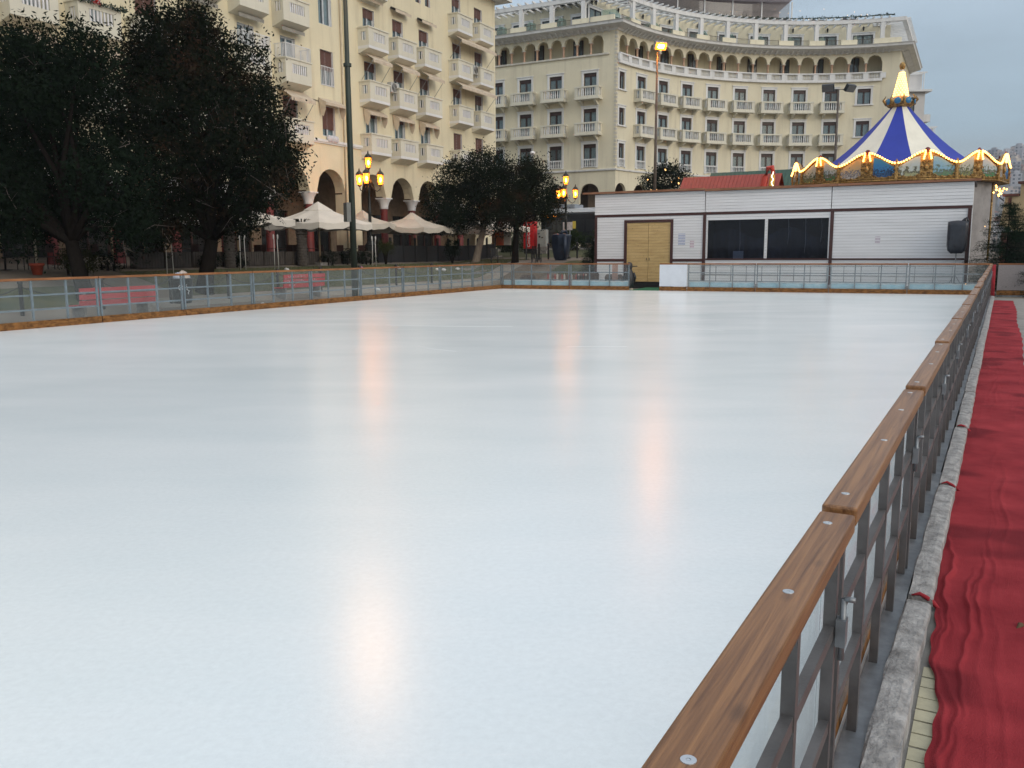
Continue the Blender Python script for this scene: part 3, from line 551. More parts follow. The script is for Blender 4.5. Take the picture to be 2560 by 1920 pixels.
# ------------------------------------------------------------------ cream apartment house on the left
LB = thing('apartment_house', 'cream apartment house with slotted balconies above an arcade behind the trees', 'building', W(43.85, -32.55, 0), RU)
CA = [-.45, 2.5, 5.4, 9.5, 12.5]; CL = [-4.4, -7.5, -10.5, -13.5, -16.4, -19.2, -22.0, -24.9]
FL = [7.65, 10.65, 13.65, 16.65]
archs = [-.44 + 3.05 * i for i in range(5)] + [-4.39 - 3.1 * i for i in range(8)]
ops = [(c - 1.24, c + 1.24, 5.1, 6.45, True) for c in archs]
ops = [(c - 1.24, c + 1.24, 5.1, 6.42, True) for c in archs]
WIN = []                                                     # (col, floor index, z0, z1, width)
for c in CA + CL:
    for i, z in enumerate(FL):
        if c == -4.4: zz = (z + .55, z + 2.2) if i != 1 else (z + .3, z + 2.2); WIN.append((c, i, zz[0], zz[1], 1.1))
        elif i == 3 and c in (2.5, 5.4): WIN.append((c - .55, i, z + .9, z + 2.2, .6)); WIN.append((c + .55, i, z + .9, z + 2.2, .6))
        else: WIN.append((c, i, z + .05, z + 2.28, 1.12))
ops += [(c - wd / 2, c + wd / 2, a, d_, False) for c, i, a, d_, wd in WIN]
def arch_top(o): return o
b = MB(); wall(b, plane, -28, 15.0, 5.1, 7.2, [o for o in ops if o[4]], .24); wall(b, plane, -28, 15.0, 7.2, 20.0, [o for o in ops if not o[4]], .24, mr=1); b.build('wall', [CREAM, WHITE], LB)
# deep arch soffits
for c in archs:
    b = MB()
    for k in range(12):
        t0, t1 = math.pi * k / 12, math.pi * (k + 1) / 12; p = [(c - 1.24 * math.cos(t), 5.18 + 1.24 * math.sin(t)) for t in (t0, t1)]
        b.quad((p[0][0], .24, p[0][1]), (p[1][0], .24, p[1][1]), (p[1][0], .75, p[1][1]), (p[0][0], .75, p[0][1]))
    b.build('arch_soffit', CREAM, LB)
b = MB(); b.quad((15.0, 0, .5), (15.0, 14, .5), (15.0, 14, 20), (15.0, 0, 20)); b.quad((-28, 0, .5), (-28, 14, .5), (-28, 14, 20), (-28, 0, 20)); b.quad((-28, 14, .5), (15, 14, .5), (15, 14, 20), (-28, 14, 20)); b.quad((-28, 0, 20), (15, 0, 20), (15, 14, 20), (-28, 14, 20)); b.build('side_wall', CREAM, LB)
b = MB(); b.box(-28.1, 15.9, -1.0, .6, 20.02, 20.2); b.box(-28.1, 15.6, -.7, .3, 20.2, 20.34); b.build('eave', HWHITE, LB)
b = MB(); b.box(-28, 15.0, -.14, -.002, 7.86, 8.0); b.box(-28, 15.0, -.09, -.002, 7.78, 7.857); b.build('string_course', HWHITE, LB)
b = MB(); b.quad((-28, .0, 7.0), (15, 0, 7.0), (15, 4.6, 7.0), (-28, 4.6, 7.0)); b.build('arcade_ceiling', CREAM, LB)
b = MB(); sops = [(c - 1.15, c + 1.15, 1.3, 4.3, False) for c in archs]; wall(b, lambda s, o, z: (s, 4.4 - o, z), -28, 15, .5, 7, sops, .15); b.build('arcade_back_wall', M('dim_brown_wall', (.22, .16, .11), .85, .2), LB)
SHOPG = glass('shop_window', (.4, .42, .42), .03, .05)
for c in archs:
    f = MB()
    for x in (-1.15, -.05, 1.05): f.box(x, x + .1, 4.5, 4.56, 1.3, 4.3)
    f.box(-1.05, -.05, 4.5, 4.56, 3.4, 3.5); f.box(.05, 1.05, 4.5, 4.56, 3.4, 3.5); o = f.build('shopfront', BROWN, LB, (c, 0, 0))
    g = MB(); g.box(-1.05, 1.05, 4.57, 4.575, 1.3, 4.3); g.build('pane', SHOPG, o); g = MB(); g.quad((-1.2, 5.4, 1), (1.2, 5.4, 1), (1.2, 5.4, 4.4), (-1.2, 5.4, 4.4)); g.build('room_back', DARK, o)
REDCOL = M('red_column', (.15, .02, .018), .6, .2, 2)
cap = MB(); cap.lathe([(.24, 4.42), (.27, 4.46), (.26, 4.55), (.33, 4.8), (.45, 5.0), (.47, 5.03)], 12); cap.box(-.36, .36, -.42, .40, 5.03, 5.097); cap = cap.mesh('capital', HWHITE)
shaft = MB(); shaft.lathe([(.26, .6), (.26, 1.5), (.235, 1.55), (.22, 4.42)], 14); shaft = shaft.mesh('column', REDCOL)
xs = sorted(archs)
for a, c in zip(xs[:-1], xs[1:]):
    m = (a + c) / 2
    if c - a > 3.5:
        b = MB(); b.box(a + 1.24, c - 1.24, .003, .75, .5, 5.1); b.build('pier', CREAM, LB)
    else:
        o = put('column', shaft, LB, (m, .38, 0)); put('capital', cap, o)
for a, c in ((-28, xs[0] - 1.24), (xs[-1] + 1.24, 15.0)): b = MB(); b.box(a, c, .003, .75, .5, 5.1); b.build('pier', CREAM, LB)
# drain pipes and cables
for x in (-3.15, -2.85): b = MB(); b.tube((x, -.06, 1.2), (x, -.06, 19.9), .05, n=8); b.build('drain_pipe', CREAM if x > -3 else M('beige_pipe', (.5, .42, .30), .6), LB)
b = MB(); b.path([(-12, -.03, 10.35), (-8, -.03, 10.2), (-3.2, -.03, 9.9)], .018, 4); b.build('cable', BLACK, LB)
LW = window_parts(1.12, 2.23, .2, FRAMEW, CURT, 2); LW1 = window_parts(1.1, 1.9, .2, FRAMEW, CURT, 2); LW2 = window_parts(1.1, 1.65, .2, FRAMEW, CURT, 2); LS = window_parts(.6, 1.3, .2, SHUT, CURTD, 1)
shut_m = MB()
for i in range(20): shut_m.box(-.5, .5, -.012, .0, -1 + i * .05, -1 + i * .05 + .044)
shut_m.box(-.5, .5, .001, .006, -1, 0); shut_m = shut_m.mesh('shutter', SHUT)
# balcony prototype: solid parapet with a row of slots in front and at the sides
def lb_balcony(slab_white):
    b = MB(); hw, dp, h = .98, .80, .98
    b.box(-hw, hw, -dp, -.002, -.16, 0.0, 1 if slab_white else 0)
    b.add([(-hw, -dp, -.165), (hw, -dp, -.165), (hw, -.002, -.42), (-hw, -.002, -.42)], [(0, 1, 2, 3)], 0)
    for x in (-hw, hw): b.add([(x, -dp, -.165), (x, -.002, -.165), (x, -.002, -.42)], [(0, 1, 2)], 0)
    fo = [(-.5, .62, .30, .78, False)]; so = [(.24, .62, .30, .78, False)]
    wall(b, lambda s, o, z: (s, -dp - o, z), -hw, hw, .003, h, fo, .1); wall(b, lambda s, o, z: (s, -dp + .1 + o, z), -hw + .1, hw - .1, .003, h, fo, 0.0)
    for x, sg in ((-hw, -1), (hw, 1)): wall(b, lambda s, o, z: (x + sg * o, -s, z), .003, dp, .003, h, so, .1); wall(b, lambda s, o, z: (x - sg * .1 - sg * o, -s, z), .003, dp, .003, h, so, 0.0)
    b.box(-hw - .05, hw + .05, -dp - .05, -dp + .14, h, h + .07); b.box(-hw - .05, -hw + .13, -dp + .14, -.003, h, h + .07); b.box(hw - .13, hw + .05, -dp + .14, -.003, h, h + .07)
    s_ = MB()
    for i in range(7): x = -.5 + 1.12 * (i + .5) / 7; s_.box(x - .036, x + .036, -dp + .02, -dp + .07, .30, .78)
    for x in (-hw + .05, hw - .05):
        for i in range(2): y = -.24 - .38 * (i + .5) / 2; s_.box(x - .025, x + .025, y - .036, y + .036, .30, .78)
    return b.mesh('balcony', [BALC, HWHITE]), s_.mesh('baluster_row', WHITE)
LBB = (lb_balcony(False), lb_balcony(True))
def awning_rolled(col, w=2.0):
    b = MB(); b.tube((-w / 2, -.12, .12), (w / 2, -.12, .12), .07, n=8, mi=1); n = 16
    b.quad((-w / 2, -.10, .18), (w / 2, -.10, .18), (w / 2, -.45, .02), (-w / 2, -.45, .02))
    for i in range(n): x0, x1 = -w / 2 + w * i / n, -w / 2 + w * (i + 1) / n; xm = (x0 + x1) / 2; b.add([(x0, -.45, .02), (x1, -.45, .02), (x1, -.46, -.13), (xm, -.46, -.19), (x0, -.46, -.13)], [(0, 1, 2, 3, 4)])
    return b.mesh('awning', [col, BLACK])
def awning_out(w, out, drop):
    b = MB(); n = int(w * 7); b.tube((-w / 2, -.05, .0), (w / 2, -.05, .0), .05, n=6, mi=1)
    b.quad((-w / 2, -.05, .05), (w / 2, -.05, .05), (w / 2, -out, -drop), (-w / 2, -out, -drop))
    for i in range(n): x0, x1 = -w / 2 + w * i / n, -w / 2 + w * (i + 1) / n; xm = (x0 + x1) / 2; b.add([(x0, -out, -drop), (x1, -out, -drop), (x1, -out, -drop - .16), (xm, -out, -drop - .22), (x0, -out, -drop - .16)], [(0, 1, 2, 3, 4)])
    for x in (-w / 2 + .04, w / 2 - .04): b.tube((x, -.03, -drop - 1.1), (x, -out + .02, -drop), .015, n=5, mi=1)
    return b.mesh('awning', [AWN, GREYM])
def awning_hood(w, ht):
    b = MB(); y = -.55; b.quad((-w / 2, -.02, .28), (w / 2, -.02, .28), (w / 2, y, .0), (-w / 2, y, .0)); n = 12
    for i in range(n): x0, x1 = -w / 2 + w * i / n, -w / 2 + w * (i + 1) / n; xm = (x0 + x1) / 2; b.add([(x0, y, 0), (x1, y, 0), (x1, y, -.13), (xm, y, -.18), (x0, y, -.13)], [(0, 1, 2, 3, 4)])
    for x in (-w / 2, w / 2):
        b.add([(x, -.02, .28), (x, y, 0), (x, y + .03, -ht * .45), (x, y + .2, -ht * .85), (x, y + .34, -ht * .72), (x, -.12, -ht * .4)], [(0, 1, 2, 3, 4, 5)])
    return b.mesh('awning', [AWN])
A_ROLL, A_ROLLG, A_OUT, A_OUT2, A_HOOD = awning_rolled(AWN, 1.7), awning_rolled(AWNG, 1.7), awning_out(1.9, .95, .5), awning_out(4.9, 1.0, .55), awning_hood(1.7, .9)
rail_m = MB()
for i in range(22): x = -.96 + 1.92 * i / 21; rail_m.box(x - .012, x + .012, -.80, -.78, 1.05, 1.72)
for x in (-.96, .96):
    for i in range(8): y = -.78 + .76 * i / 8; rail_m.box(x - .012, x + .012, y - .012, y + .012, 1.05, 1.72)
rail_m.box(-.98, .98, -.81, -.77, 1.72, 1.75); rail_m.box(-.98, -.94, -.77, -.02, 1.72, 1.75); rail_m.box(.94, .98, -.77, -.02, 1.72, 1.75); rail_m = rail_m.mesh('metal_railing', WHITE)
for c, i, z0, z1, wd in WIN:
    if wd < .7: o = place_window(LS, LB, (c, 0, z0), 0)
    else: o = place_window(LW if z1 - z0 > 2.1 else LW1 if z1 - z0 > 1.8 else LW2, LB, (c, 0, z0), 0)
    k = (.16 + .16 * ((abs(c) * 3.1 + i) % 1)) if wd > .7 else 0
    if c == -4.4: k = (.75, .55, 0, .2)[i]
    elif c in (9.5, 12.5) and i == 0: k = .97
    elif c < -5: k = (.5, .0, .6, .3)[i] if c != -7.5 or i else .55
    if (c, i) in ((-19.2, 1), (-10.5, 1), (-7.5, 1)): k = 0
    if c in (-13.5, -16.4): k = .9
    elif i == 0 and c in (-.45, 2.5, 5.4): k = .08
    if k > .05: put('shutter', shut_m, o, (0, .14, z1 - z0), 0, sc_=(wd - .01, 1, (z1 - z0) * k))
    if c == -4.4 or wd < .7: continue
    if i == 0 and c < -8: pass
    bm = LBB[1 if c > -3 else 0]; o = put('balcony', bm[0], LB, (c - .12, 0, FL[i]), 0); put('baluster_row', bm[1], o, kind='stuff')
    if i == 1 and c in (-7.5, -10.5): put('metal_railing', rail_m, o)
    if i == 3: continue
    if c in (-.45, 2.5, 5.4): put('awning', (A_HOOD, A_OUT, A_ROLL)[i], LB, (c + .05, 0, FL[i] + (2.3, 2.75, 2.75)[i]))
    elif c < -5 and i in (0, 1, 2): put('awning', (A_OUT if i == 0 else A_ROLLG), LB, (c, 0, FL[i] + 2.6))
for i in (1, 2): put('awning', A_OUT2, LB, (11.0, 0, FL[i] + 2.85))
put('awning', A_HOOD, LB, (-4.4, 0, FL[0] + 2.3))
b = MB()
for i in range(9): x = -.52 + .13 * i; b.box(x - .012, x + .012, -.05, -.03, 0, .95)
b.box(-.56, .56, -.055, -.025, .95, .98); b.box(-.56, .56, -.055, -.025, -.03, .0); b.build('window_railing', WHITE, LB, (-4.4, 0, FL[1] + .35))
b = MB()
for k, x in enumerate((-.3, -.08, .16, .34)): b.lathe([(.05, .1), (.13, .02), (.15, -.12), (.09, -.25)], 7, (x, -.1, .0))
b.build('laundry', M('white_laundry', (.62, .62, .66), .9, .2, 12), LB, (-4.3, -.04, FL[0] + .52))
acm = MB(); acm.box(-.42, .42, -.34, -.05, 0, .58); acm = acm.mesh('air_conditioner', M('cream_metal', (.5, .5, .48), .5, .08))
fan = MB()
for r_ in (.07, .13, .19, .24): fan.path([(r_ * math.cos(t * .3927) - .08, -.352, .29 + r_ * math.sin(t * .3927)) for t in range(17)], .012, 4)
fan = fan.mesh('fan_grille', BLACK)
for x, z in ((1.25, FL[1] + .75), (11.2, FL[2] + .5)): o = put('air_conditioner', acm, LB, (x, -.25, z)); put('fan_grille', fan, o)
b = MB()
for k in range(220): t = k / 220; p = Vector((-1.15 + 2.3 * t, -.92, 1.04)); q = p + Vector((rnd.gauss(0, .05), rnd.gauss(0, .06), rnd.gauss(0, .06))); d = Vector((rnd.gauss(0, .03), rnd.gauss(0, .03), rnd.gauss(0, .03))); b.add([p + d, q - d, q + d * 1.5], [(0, 1, 2)], 1 if abs(t - .38) < .07 else 0)
b.build('garland', [M('fir_garland', (.012, .035, .02), .8, .4), M('red_bow', (.45, .03, .02), .6)], LB, (-19.3, 0, FL[1]))

# ------------------------------------------------------------------ hotel with the concave front
HA = Vector((9.37, 79.0, 0)); HR = 25.0; TH0, TH1 = R(36), R(110); AL = HR * (TH1 - TH0)
def hp(s):                                    # point and outward normal along the front: s<0 left wing, 0..AL curve, >AL right flank
    if s <= 0: d = Vector((CU, -SU, 0)); return d * s, Vector((-SU, -CU, 0)), math.atan2(d.y, d.x)
    if s <= AL:
        t = TH0 + s / HR; return Vector((HR * (math.cos(TH0) - math.cos(t)), HR * (math.sin(t) - math.sin(TH0)), 0)), Vector((math.cos(t), -math.sin(t), 0)), math.pi / 2 - t
    t = TH1; p = Vector((HR * (math.cos(TH0) - math.cos(t)), HR * (math.sin(t) - math.sin(TH0)), 0)); d = Vector((SU, CU, 0)); return p + d * (s - AL), Vector((CU, -SU, 0)), math.atan2(d.y, d.x)
hotel = thing('hotel', 'pale hotel with concave arcaded front, brown windows and roof terrace pergola', 'building', HA)
def hmap(s, o, z):
    p, n, _ = hp(s); q = p + n * o; return (q.x, q.y, z)
def hmapA(s, o, z):                            # curve only, so that s = 0 and s = AL keep the curve's own normal
    p, n, _ = hp(min(max(s, 1e-4), AL)); q = p + n * o; return (q.x, q.y, z)
LWS = -24.0; FLANK = AL + 13.0
SS = [LWS, -1e-9] + [AL * i / 40 for i in range(1, 40)] + [AL, FLANK]
def mpt(i, o, z):                              # mitred offset of the whole front line
    s = SS[i]
    if i == 1: n1, n2 = hp(-1)[1], hp(1e-4)[1]
    elif SS[i] == AL: n1, n2 = hp(AL)[1], hp(AL + 1)[1]
    else: n1 = n2 = hp(s)[1]
    m = (n1 + n2).normalized(); m = m / max(.35, m.dot(n1)); p = hp(s)[0] + m * o; return (p.x, p.y, z)
def sweep(b, prof, mi=0, i0=0, i1=None, close=True):
    i1 = len(SS) - 1 if i1 is None else i1; pr = prof + [prof[0]] if close else prof
    for i in range(i0, i1):
        for (o0, z0), (o1, z1) in zip(pr[:-1], pr[1:]): b.quad(mpt(i, o0, z0), mpt(i + 1, o0, z0), mpt(i + 1, o1, z1), mpt(i, o1, z1), mi)
    return b
HC = [.95 + 3.13 * i for i in range(10)]; HL = [-2.5, -5.9, -9.0, -12.0, -15.0, -18.0, -21]; ROW = [(15.25, 17.45), (12.15, 14.36), (9.25, 11.28)]
def hops(cols, firstlast):
    o = []
    for k, c in enumerate(cols):
        nb = firstlast and k in (0, len(cols) - 1)
        for i, (a, t) in enumerate(ROW): wd = .95 if (firstlast and k == 0) else 1.25; o.append((c - wd / 2, c + wd / 2, a + (.72 if nb and i < 2 else 0), t, False, wd, i, nb))
    return o
OA, OB = hops(HC, True), hops(HL, False)
gA = [1.16 + 1.6 * i for i in range(19)]; gB = [-1.84 - 1.335 * i for i in range(16)]
for nm, mp_, s0, s1, oo, gal, gr, ds in (('wall_curve', hmapA, 0, AL, OA, gA, .70, .8), ('wall_wing', hmap, LWS, -1e-6, OB, gB, .585, 99)):
    o = [q[:5] for q in oo] + [(c - 1.0, c + 1.0, 1.5, 7.8, True) for c in (HC if gal is gA else HL)]
    b = MB(); wall(b, mp_, s0, s1, .5, 19.02, o, .28, ds)
    zs = 20.6 - gr; g0, g1 = min(gal) - gr, max(gal) + gr
    for off in (0, .3):
        mo = (lambda s, o, z, mp_=mp_, off=off: mp_(s, o - off, z)); wall(b, mo, s0, s1, zs, 21.1, [(c - gr, c + gr, zs, 20.6, True) for c in gal], .3 if off == 0 else 0, ds, arch_n=8)
        wall(b, mo, s0, g0, 19.02, zs, [], 0, ds); wall(b, mo, g1, s1, 19.02, zs, [], 0, ds)
    for s in (g0, g1): b.quad(mp_(s, 0, 19.02), mp_(s, 0, zs), mp_(s, -.3, zs), mp_(s, -.3, 19.02))
    ob = b.build('wall', HOTELW, hotel)
b = MB(); i0 = 0
for k, c in enumerate(range(3)): pass
wall(b, hmap, AL + 1e-6, FLANK, .5, 21.1, [(AL + 2.5 + 3.2 * i - .55, AL + 2.5 + 3.2 * i + .55, a, t, False) for i in range(3) for a, t in ROW], .28); b.build('wall', HOTELW, hotel)
# loggia back wall, floor and its dark doors
b = MB(); sweep(b, [(-2.0, 18.9), (-2.0, 21.1)], close=False); sweep(b, [(-.3, 19.0), (-2.0, 19.0)], close=False); sweep(b, [(-.3, 21.05), (-2.0, 21.05)], close=False); b.build('loggia', HOTELW, hotel)
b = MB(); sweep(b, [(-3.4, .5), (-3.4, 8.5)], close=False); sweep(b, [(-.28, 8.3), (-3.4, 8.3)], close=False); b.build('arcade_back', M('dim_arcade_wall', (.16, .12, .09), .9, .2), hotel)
LD = window_parts(.95, 1.75, .0, BROWN, CURTD, 2)
for j, (gal, step) in enumerate(((gA, 1), (gB, 1))):
    for k, c in enumerate(gal):
        if (k % 2 == 1 and j == 0) or (j == 1 and k % 3 == 2):
            p, n, a = hp(c); q = p - n * 1.9; o = place_window(LD, hotel, (q.x, q.y, 19.02), a)
colm = MB(); colm.lathe([(.13, 0), (.13, .05), (.10, .09), (.095, .86), (.14, .92), (.16, 1.0)], 10); colm = colm.mesh('gallery_column', PINK)
capm = MB(); capm.box(-.2, .2, -.17, .17, 1.0, 1.06); capm = capm.mesh('capital', STONE)
for gal, gr in ((gA, .70), (gB, .585)):
    g = sorted(gal)
    for a_, c_ in zip(g[:-1], g[1:]):
        p, n, a = hp((a_ + c_) / 2); q = p - n * .15; o = put('gallery_column', colm, hotel, (q.x, q.y, 19.03), a); put('capital', capm, o)
        o.scale = (1, 1, (20.6 - gr - 19.03) / 1.06)
# white balustrade of the gallery round the curve, sill on the wing
bal = MB()
def baluster(b, x, y, z0, h, w=.045): b.lathe([(w * .8, 0), (w * .8, h * .08), (w * 1.15, h * .35), (w * .6, h * .75), (w * .8, h * .95), (w * .8, h)], 5, (x, y, z0))
for k, c in enumerate(gA):
    for i in range(7):
        p, n, a = hp(c + (-.45 + .15 * i)); q = p + n * .16; baluster(bal, q.x, q.y, 18.38, .5)
bal.build('gallery_baluster_row', HWHITE, hotel, kind='stuff')
b = MB(); st = [1] + list(range(2, 41)) + [41]
def arc_sweep(b, prof, sa, sb, n):
    for i in range(n):
        x, y = sa + (sb - sa) * i / n, sa + (sb - sa) * (i + 1) / n; pr = prof + [prof[0]]
        for (o0, z0), (o1, z1) in zip(pr[:-1], pr[1:]): b.quad(hmapA(x, o0, z0), hmapA(y, o0, z0), hmapA(y, o1, z1), hmapA(x, o1, z1))
    for s in (sa, sb): b.add([hmapA(s, o, z) for o, z in prof], [tuple(range(len(prof)))])
arc_sweep(b, [(.004, 18.12), (.26, 18.12), (.26, 18.37), (.004, 18.37)], .2, AL - 1.6, 40); arc_sweep(b, [(.05, 18.88), (.28, 18.88), (.28, 19.0), (.05, 19.0)], .2, AL - 1.6, 40)
for k in range(20):
    c = gA[0] - .8 + 1.6 * k; arc_sweep(b, [(.06, 18.37), (.25, 18.37), (.25, 18.88), (.06, 18.88)], c - .26, c + .26, 1)
b.build('gallery_balustrade', HWHITE, hotel)
b = MB(); b.add([hmap(s, o, z) for s in (LWS, -.7) for o, z in ((.003, 18.86), (.14, 18.86), (.14, 19.0), (.003, 19.0))], [(0, 1, 2, 3), (4, 5, 6, 7), (0, 1, 5, 4), (1, 2, 6, 5), (2, 3, 7, 6)]); b.build('gallery_sill', STONE, hotel)
# big cornice with dentils, band above the arcade, pilaster strips at the corners
b = MB(); sweep(b, [(.003, 20.85), (.12, 20.85), (.2, 20.98), (.85, 21.12), (1.1, 21.16), (1.15, 21.34), (1.25, 21.42), (-2.9, 21.42), (-2.9, 21.12), (.003, 21.11)]); b.build('cornice', HWHITE, hotel)
b = MB()
for k in range(int((FLANK - LWS) / .55)):
    s = LWS + .55 * k + .2
    if abs(s) < .6 or abs(s - AL) < .6: continue
    b.add([hmap(s + d, o, z) for d in (-.08, .08) for o, z in ((.1, 20.86), (.62, 21.06), (.62, 20.99), (.1, 20.74))], [(0, 1, 2, 3), (4, 5, 6, 7), (0, 1, 5, 4), (1, 2, 6, 5), (2, 3, 7, 6), (3, 0, 4, 7)])
b.build('dentil_row', HWHITE, hotel, kind='stuff')
b = MB(); sweep(b, [(.003, 8.86), (.14, 8.9), (.16, 9.02), (.003, 9.05)]); b.build('string_course', HWHITE, hotel)
b = MB()
for k in range(34):
    z = 9.3 + k * .34; p, n, a = hp(-1e-6)
    for sg, s in ((0, -.09), (1, .09)):
        q = Vector(hmap(s, .02, z)) if sg == 0 else Vector(hmapA(s, .02, z)); b.box(-.09, .09, -.03, .03, 0, .2, 0, Matrix.Translation(q) @ Matrix.Rotation(hp(s)[2], 4, 'Z'))
b.build('corner_quoin_row', STONE, hotel, kind='stuff')
# windows, surrounds, balconies
HWn = {(wd, ht): window_parts(wd, ht, .16, BROWN, CURT, 2, .26, .06) for wd in (1.25, .95) for ht in (2.2, 2.21, 2.03, 1.48, 1.49)}
curtd = HWn[(1.25, 2.2)][2].copy(); curtd.materials[0] = CURTD
def surround(wd, ht, sill):
    b = MB(); h = wd / 2; t = .2; b.box(-h - t, -h, -.05, .02, 0, ht); b.box(h, h + t, -.05, .02, 0, ht); b.box(-h - t, h + t, -.06, .02, ht, ht + t); b.box(-h - t - .06, h + t + .06, -.12, .02, ht + t, ht + t + .07)
    if sill: b.box(-h - t - .08, h + t + .08, -.14, .02, -.12, -.001)
    return b.mesh('surround', HWHITE)
SUR = {}
def hbalc():
    b = MB(); hw, dp, h = 1.15, .85, .98
    b.box(-hw - .05, hw + .05, -dp - .05, -.003, -.14, .0); b.box(-hw, hw, -dp, -dp + .16, .003, .17); b.box(-hw - .03, hw + .03, -dp - .03, -dp + .19, h - .13, h)
    for x in (-hw, hw - .16): b.box(x, x + .16, -dp + .163, -.003, .003, .17); b.box(x - .03, x + .19, -dp + .193, -.003, h - .13, h)
    for x in (-hw, hw - .3): b.box(x, x + .3, -dp + .002, -dp + .158, .171, h - .131)
    for x in (-hw + .002, hw - .158): b.box(x, x + .156, -.26, -.003, .171, h - .131)
    for x in (-.8, .62): b.prism([(0, -.145), (-.75, -.145), (-.7, -.28), (-.25, -.5), (0, -.62)], x, x + .18, lambda p, a: (a, p[0] - .003, p[1]))
    s_ = MB()
    for i in range(8): baluster(s_, -.75 + 1.5 * i / 7, -dp + .08, .17, h - .3, .055)
    for x in (-hw + .08, hw - .08):
        for i in range(2): baluster(s_, x, -.4 - .2 * i, .17, h - .3, .055)
    return b.mesh('balcony', BALC), s_.mesh('baluster_row', HWHITE)
HB = hbalc()
def hjul(wd):
    b = MB(); h = wd / 2; b.box(-h - .1, h + .1, -.10, -.062, .62, .72); b.box(-h - .1, h + .1, -.10, -.062, .0, .06); b.box(-h - .1, -h, -.10, -.062, .061, .619); b.box(h, h + .1, -.10, -.062, .061, .619)
    s_ = MB(); n = int(wd / .17)
    for i in range(n): baluster(s_, -h + wd * (i + .5) / n, -.08, .06, .56, .045)
    for x in (-h - .08, h + .08): s_.box(x - .09, x + .09, -.2, -.01, -.08, -.001)
    return b.mesh('window_balustrade', HWHITE), s_.mesh('baluster_row', HWHITE)
HJ = {1.25: hjul(1.25), .95: hjul(.95)}
for k, (c0, c1, z0, z1, _, wd, i, nb) in enumerate(OA + OB):
    c = (c0 + c1) / 2; p, n, a = hp(c); ht = round(z1 - z0, 2); ms = HWn[(wd, ht)]
    o = place_window(ms, hotel, (p.x, p.y, z0), a, curt=(curtd if (k * 7) % 11 == 3 and wd > 1 else None))
    key = (wd, ht, nb and i < 2)
    if key not in SUR: SUR[key] = surround(*key)
    put('surround', SUR[key], o)
    if i < 2 and not nb: o2 = put('balcony', HB[0], hotel, (p.x, p.y, z0 - .03), a); put('baluster_row', HB[1], o2, kind='stuff')
    if i == 2: o2 = put('window_balustrade', HJ[wd][0], hotel, (p.x, p.y, z0 + .01), a); put('baluster_row', HJ[wd][1], o2, kind='stuff')
for i_ in range(3):
    for a_, t_ in ROW:
        s = AL + 2.5 + 3.2 * i_; p, n, a = hp(s); ms = HWn.setdefault((1.1, round(t_ - a_, 2)), None) or window_parts(1.1, t_ - a_, .22, BROWN, CURT, 2, .42); HWn[(1.1, round(t_ - a_, 2))] = ms; place_window(ms, hotel, (p.x, p.y, a_), a)
# roof terrace: back wall, parapet blocks, iron rails, glass screens, pergola
b = MB(); sweep(b, [(-3.0, 21.42), (-3.0, 24.3)], close=False); b.build('terrace_wall', HOTELW, hotel)
b = MB(); sweep(b, [(-2.8, 24.3), (-2.8, 24.45), (-16, 24.45), (-16, 24.3)]); b.build('roof_slab', HWHITE, hotel)
IRON = M('bronze_iron', (.10, .065, .035), .5, .3); FROSTG = glass('green_screen_glass', (.7, .82, .78), .25, .2, (.5, .62, .58))
TD = window_parts(1.9, 1.75, .0, BLACK, CURT, 2); TDS = surround(1.9, 1.75, False)
bays = [AL * 0 + 1.0 + 3.13 * i for i in range(10)] + [-4.6 - 3.1 * i for i in range(6)]
ptm = MB(); ptm.box(-.19, .19, -.17, .17, 0, 2.17); ptm.box(-.24, .24, -.2, .2, 0, .12)
for sg in (-1, 1): ptm.path([(sg * .12, 0, 1.62), (sg * .24, 0, 1.95), (sg * .6, 0, 2.12)], .10, 4, sm=False)
ptm = ptm.mesh('pergola_post', HWHITE)
lampm = MB(); lampm.lathe([(0, -.22), (.06, -.15), (.1, .1), (.12, .12), (.04, .24), (0, .3)], 8); lampm.box(-.02, .02, .0, .25, .0, .04); lampm = lampm.mesh('wall_lantern', BLACK)
for k, c in enumerate(bays):
    p, n, a = hp(c); q = p - n * 2.93; o = place_window(TD, hotel, (q.x, q.y, 21.43), a); put('surround', TDS, o); put('wall_lantern', lampm, hotel, tuple((q + n * .12) + Vector((0, 0, 23.75))), a)
    mp_ = hmapA if c > 0 else hmap
    for nm, s0, s1 in (('parapet_block', c + .55, c + 2.1),):
        b = MB(); pts = [s0 + (s1 - s0) * i / 4 for i in range(5)]
        for x, y in zip(pts[:-1], pts[1:]):
            for (o0, z0), (o1, z1) in (((.55, 21.43), (.55, 22.02)), ((.55, 22.02), (.35, 22.02)), ((.35, 22.02), (.35, 21.43))): b.quad(mp_(x, o0, z0), mp_(y, o0, z0), mp_(y, o1, z1), mp_(x, o1, z1))
        for s in (s0, s1): b.quad(mp_(s, .55, 21.43), mp_(s, .35, 21.43), mp_(s, .35, 22.02), mp_(s, .55, 22.02))
        b.build(nm, HOTELW, hotel)
    b = MB()
    for i in range(13): s = c - 1.0 + 1.52 * i / 12; b.tube(mp_(s, .45, 21.43), mp_(s, .45, 22.05), .014, n=4)
    for z in (21.5, 22.05): b.path([mp_(c - 1.03 + 1.56 * i / 4, .45, z) for i in range(5)], .02, 4)
    b.build('iron_railing', IRON, hotel)
    g = MB(); g.prism([(.3, 21.45), (.3, 22.1), (-.2, 22.6), (-1.6, 22.7), (-1.6, 21.45)], c - 1.02, c - 1.0, lambda p_, s: mp_(s, p_[0], p_[1])); g.build('glass_screen', FROSTG, hotel)
    p2, n2, a2 = hp(c + 1.33 if c > 0 else c + 1.5); q = p2 + n2 * .15; put('pergola_post', ptm, hotel, (q.x, q.y, 21.43), a2)
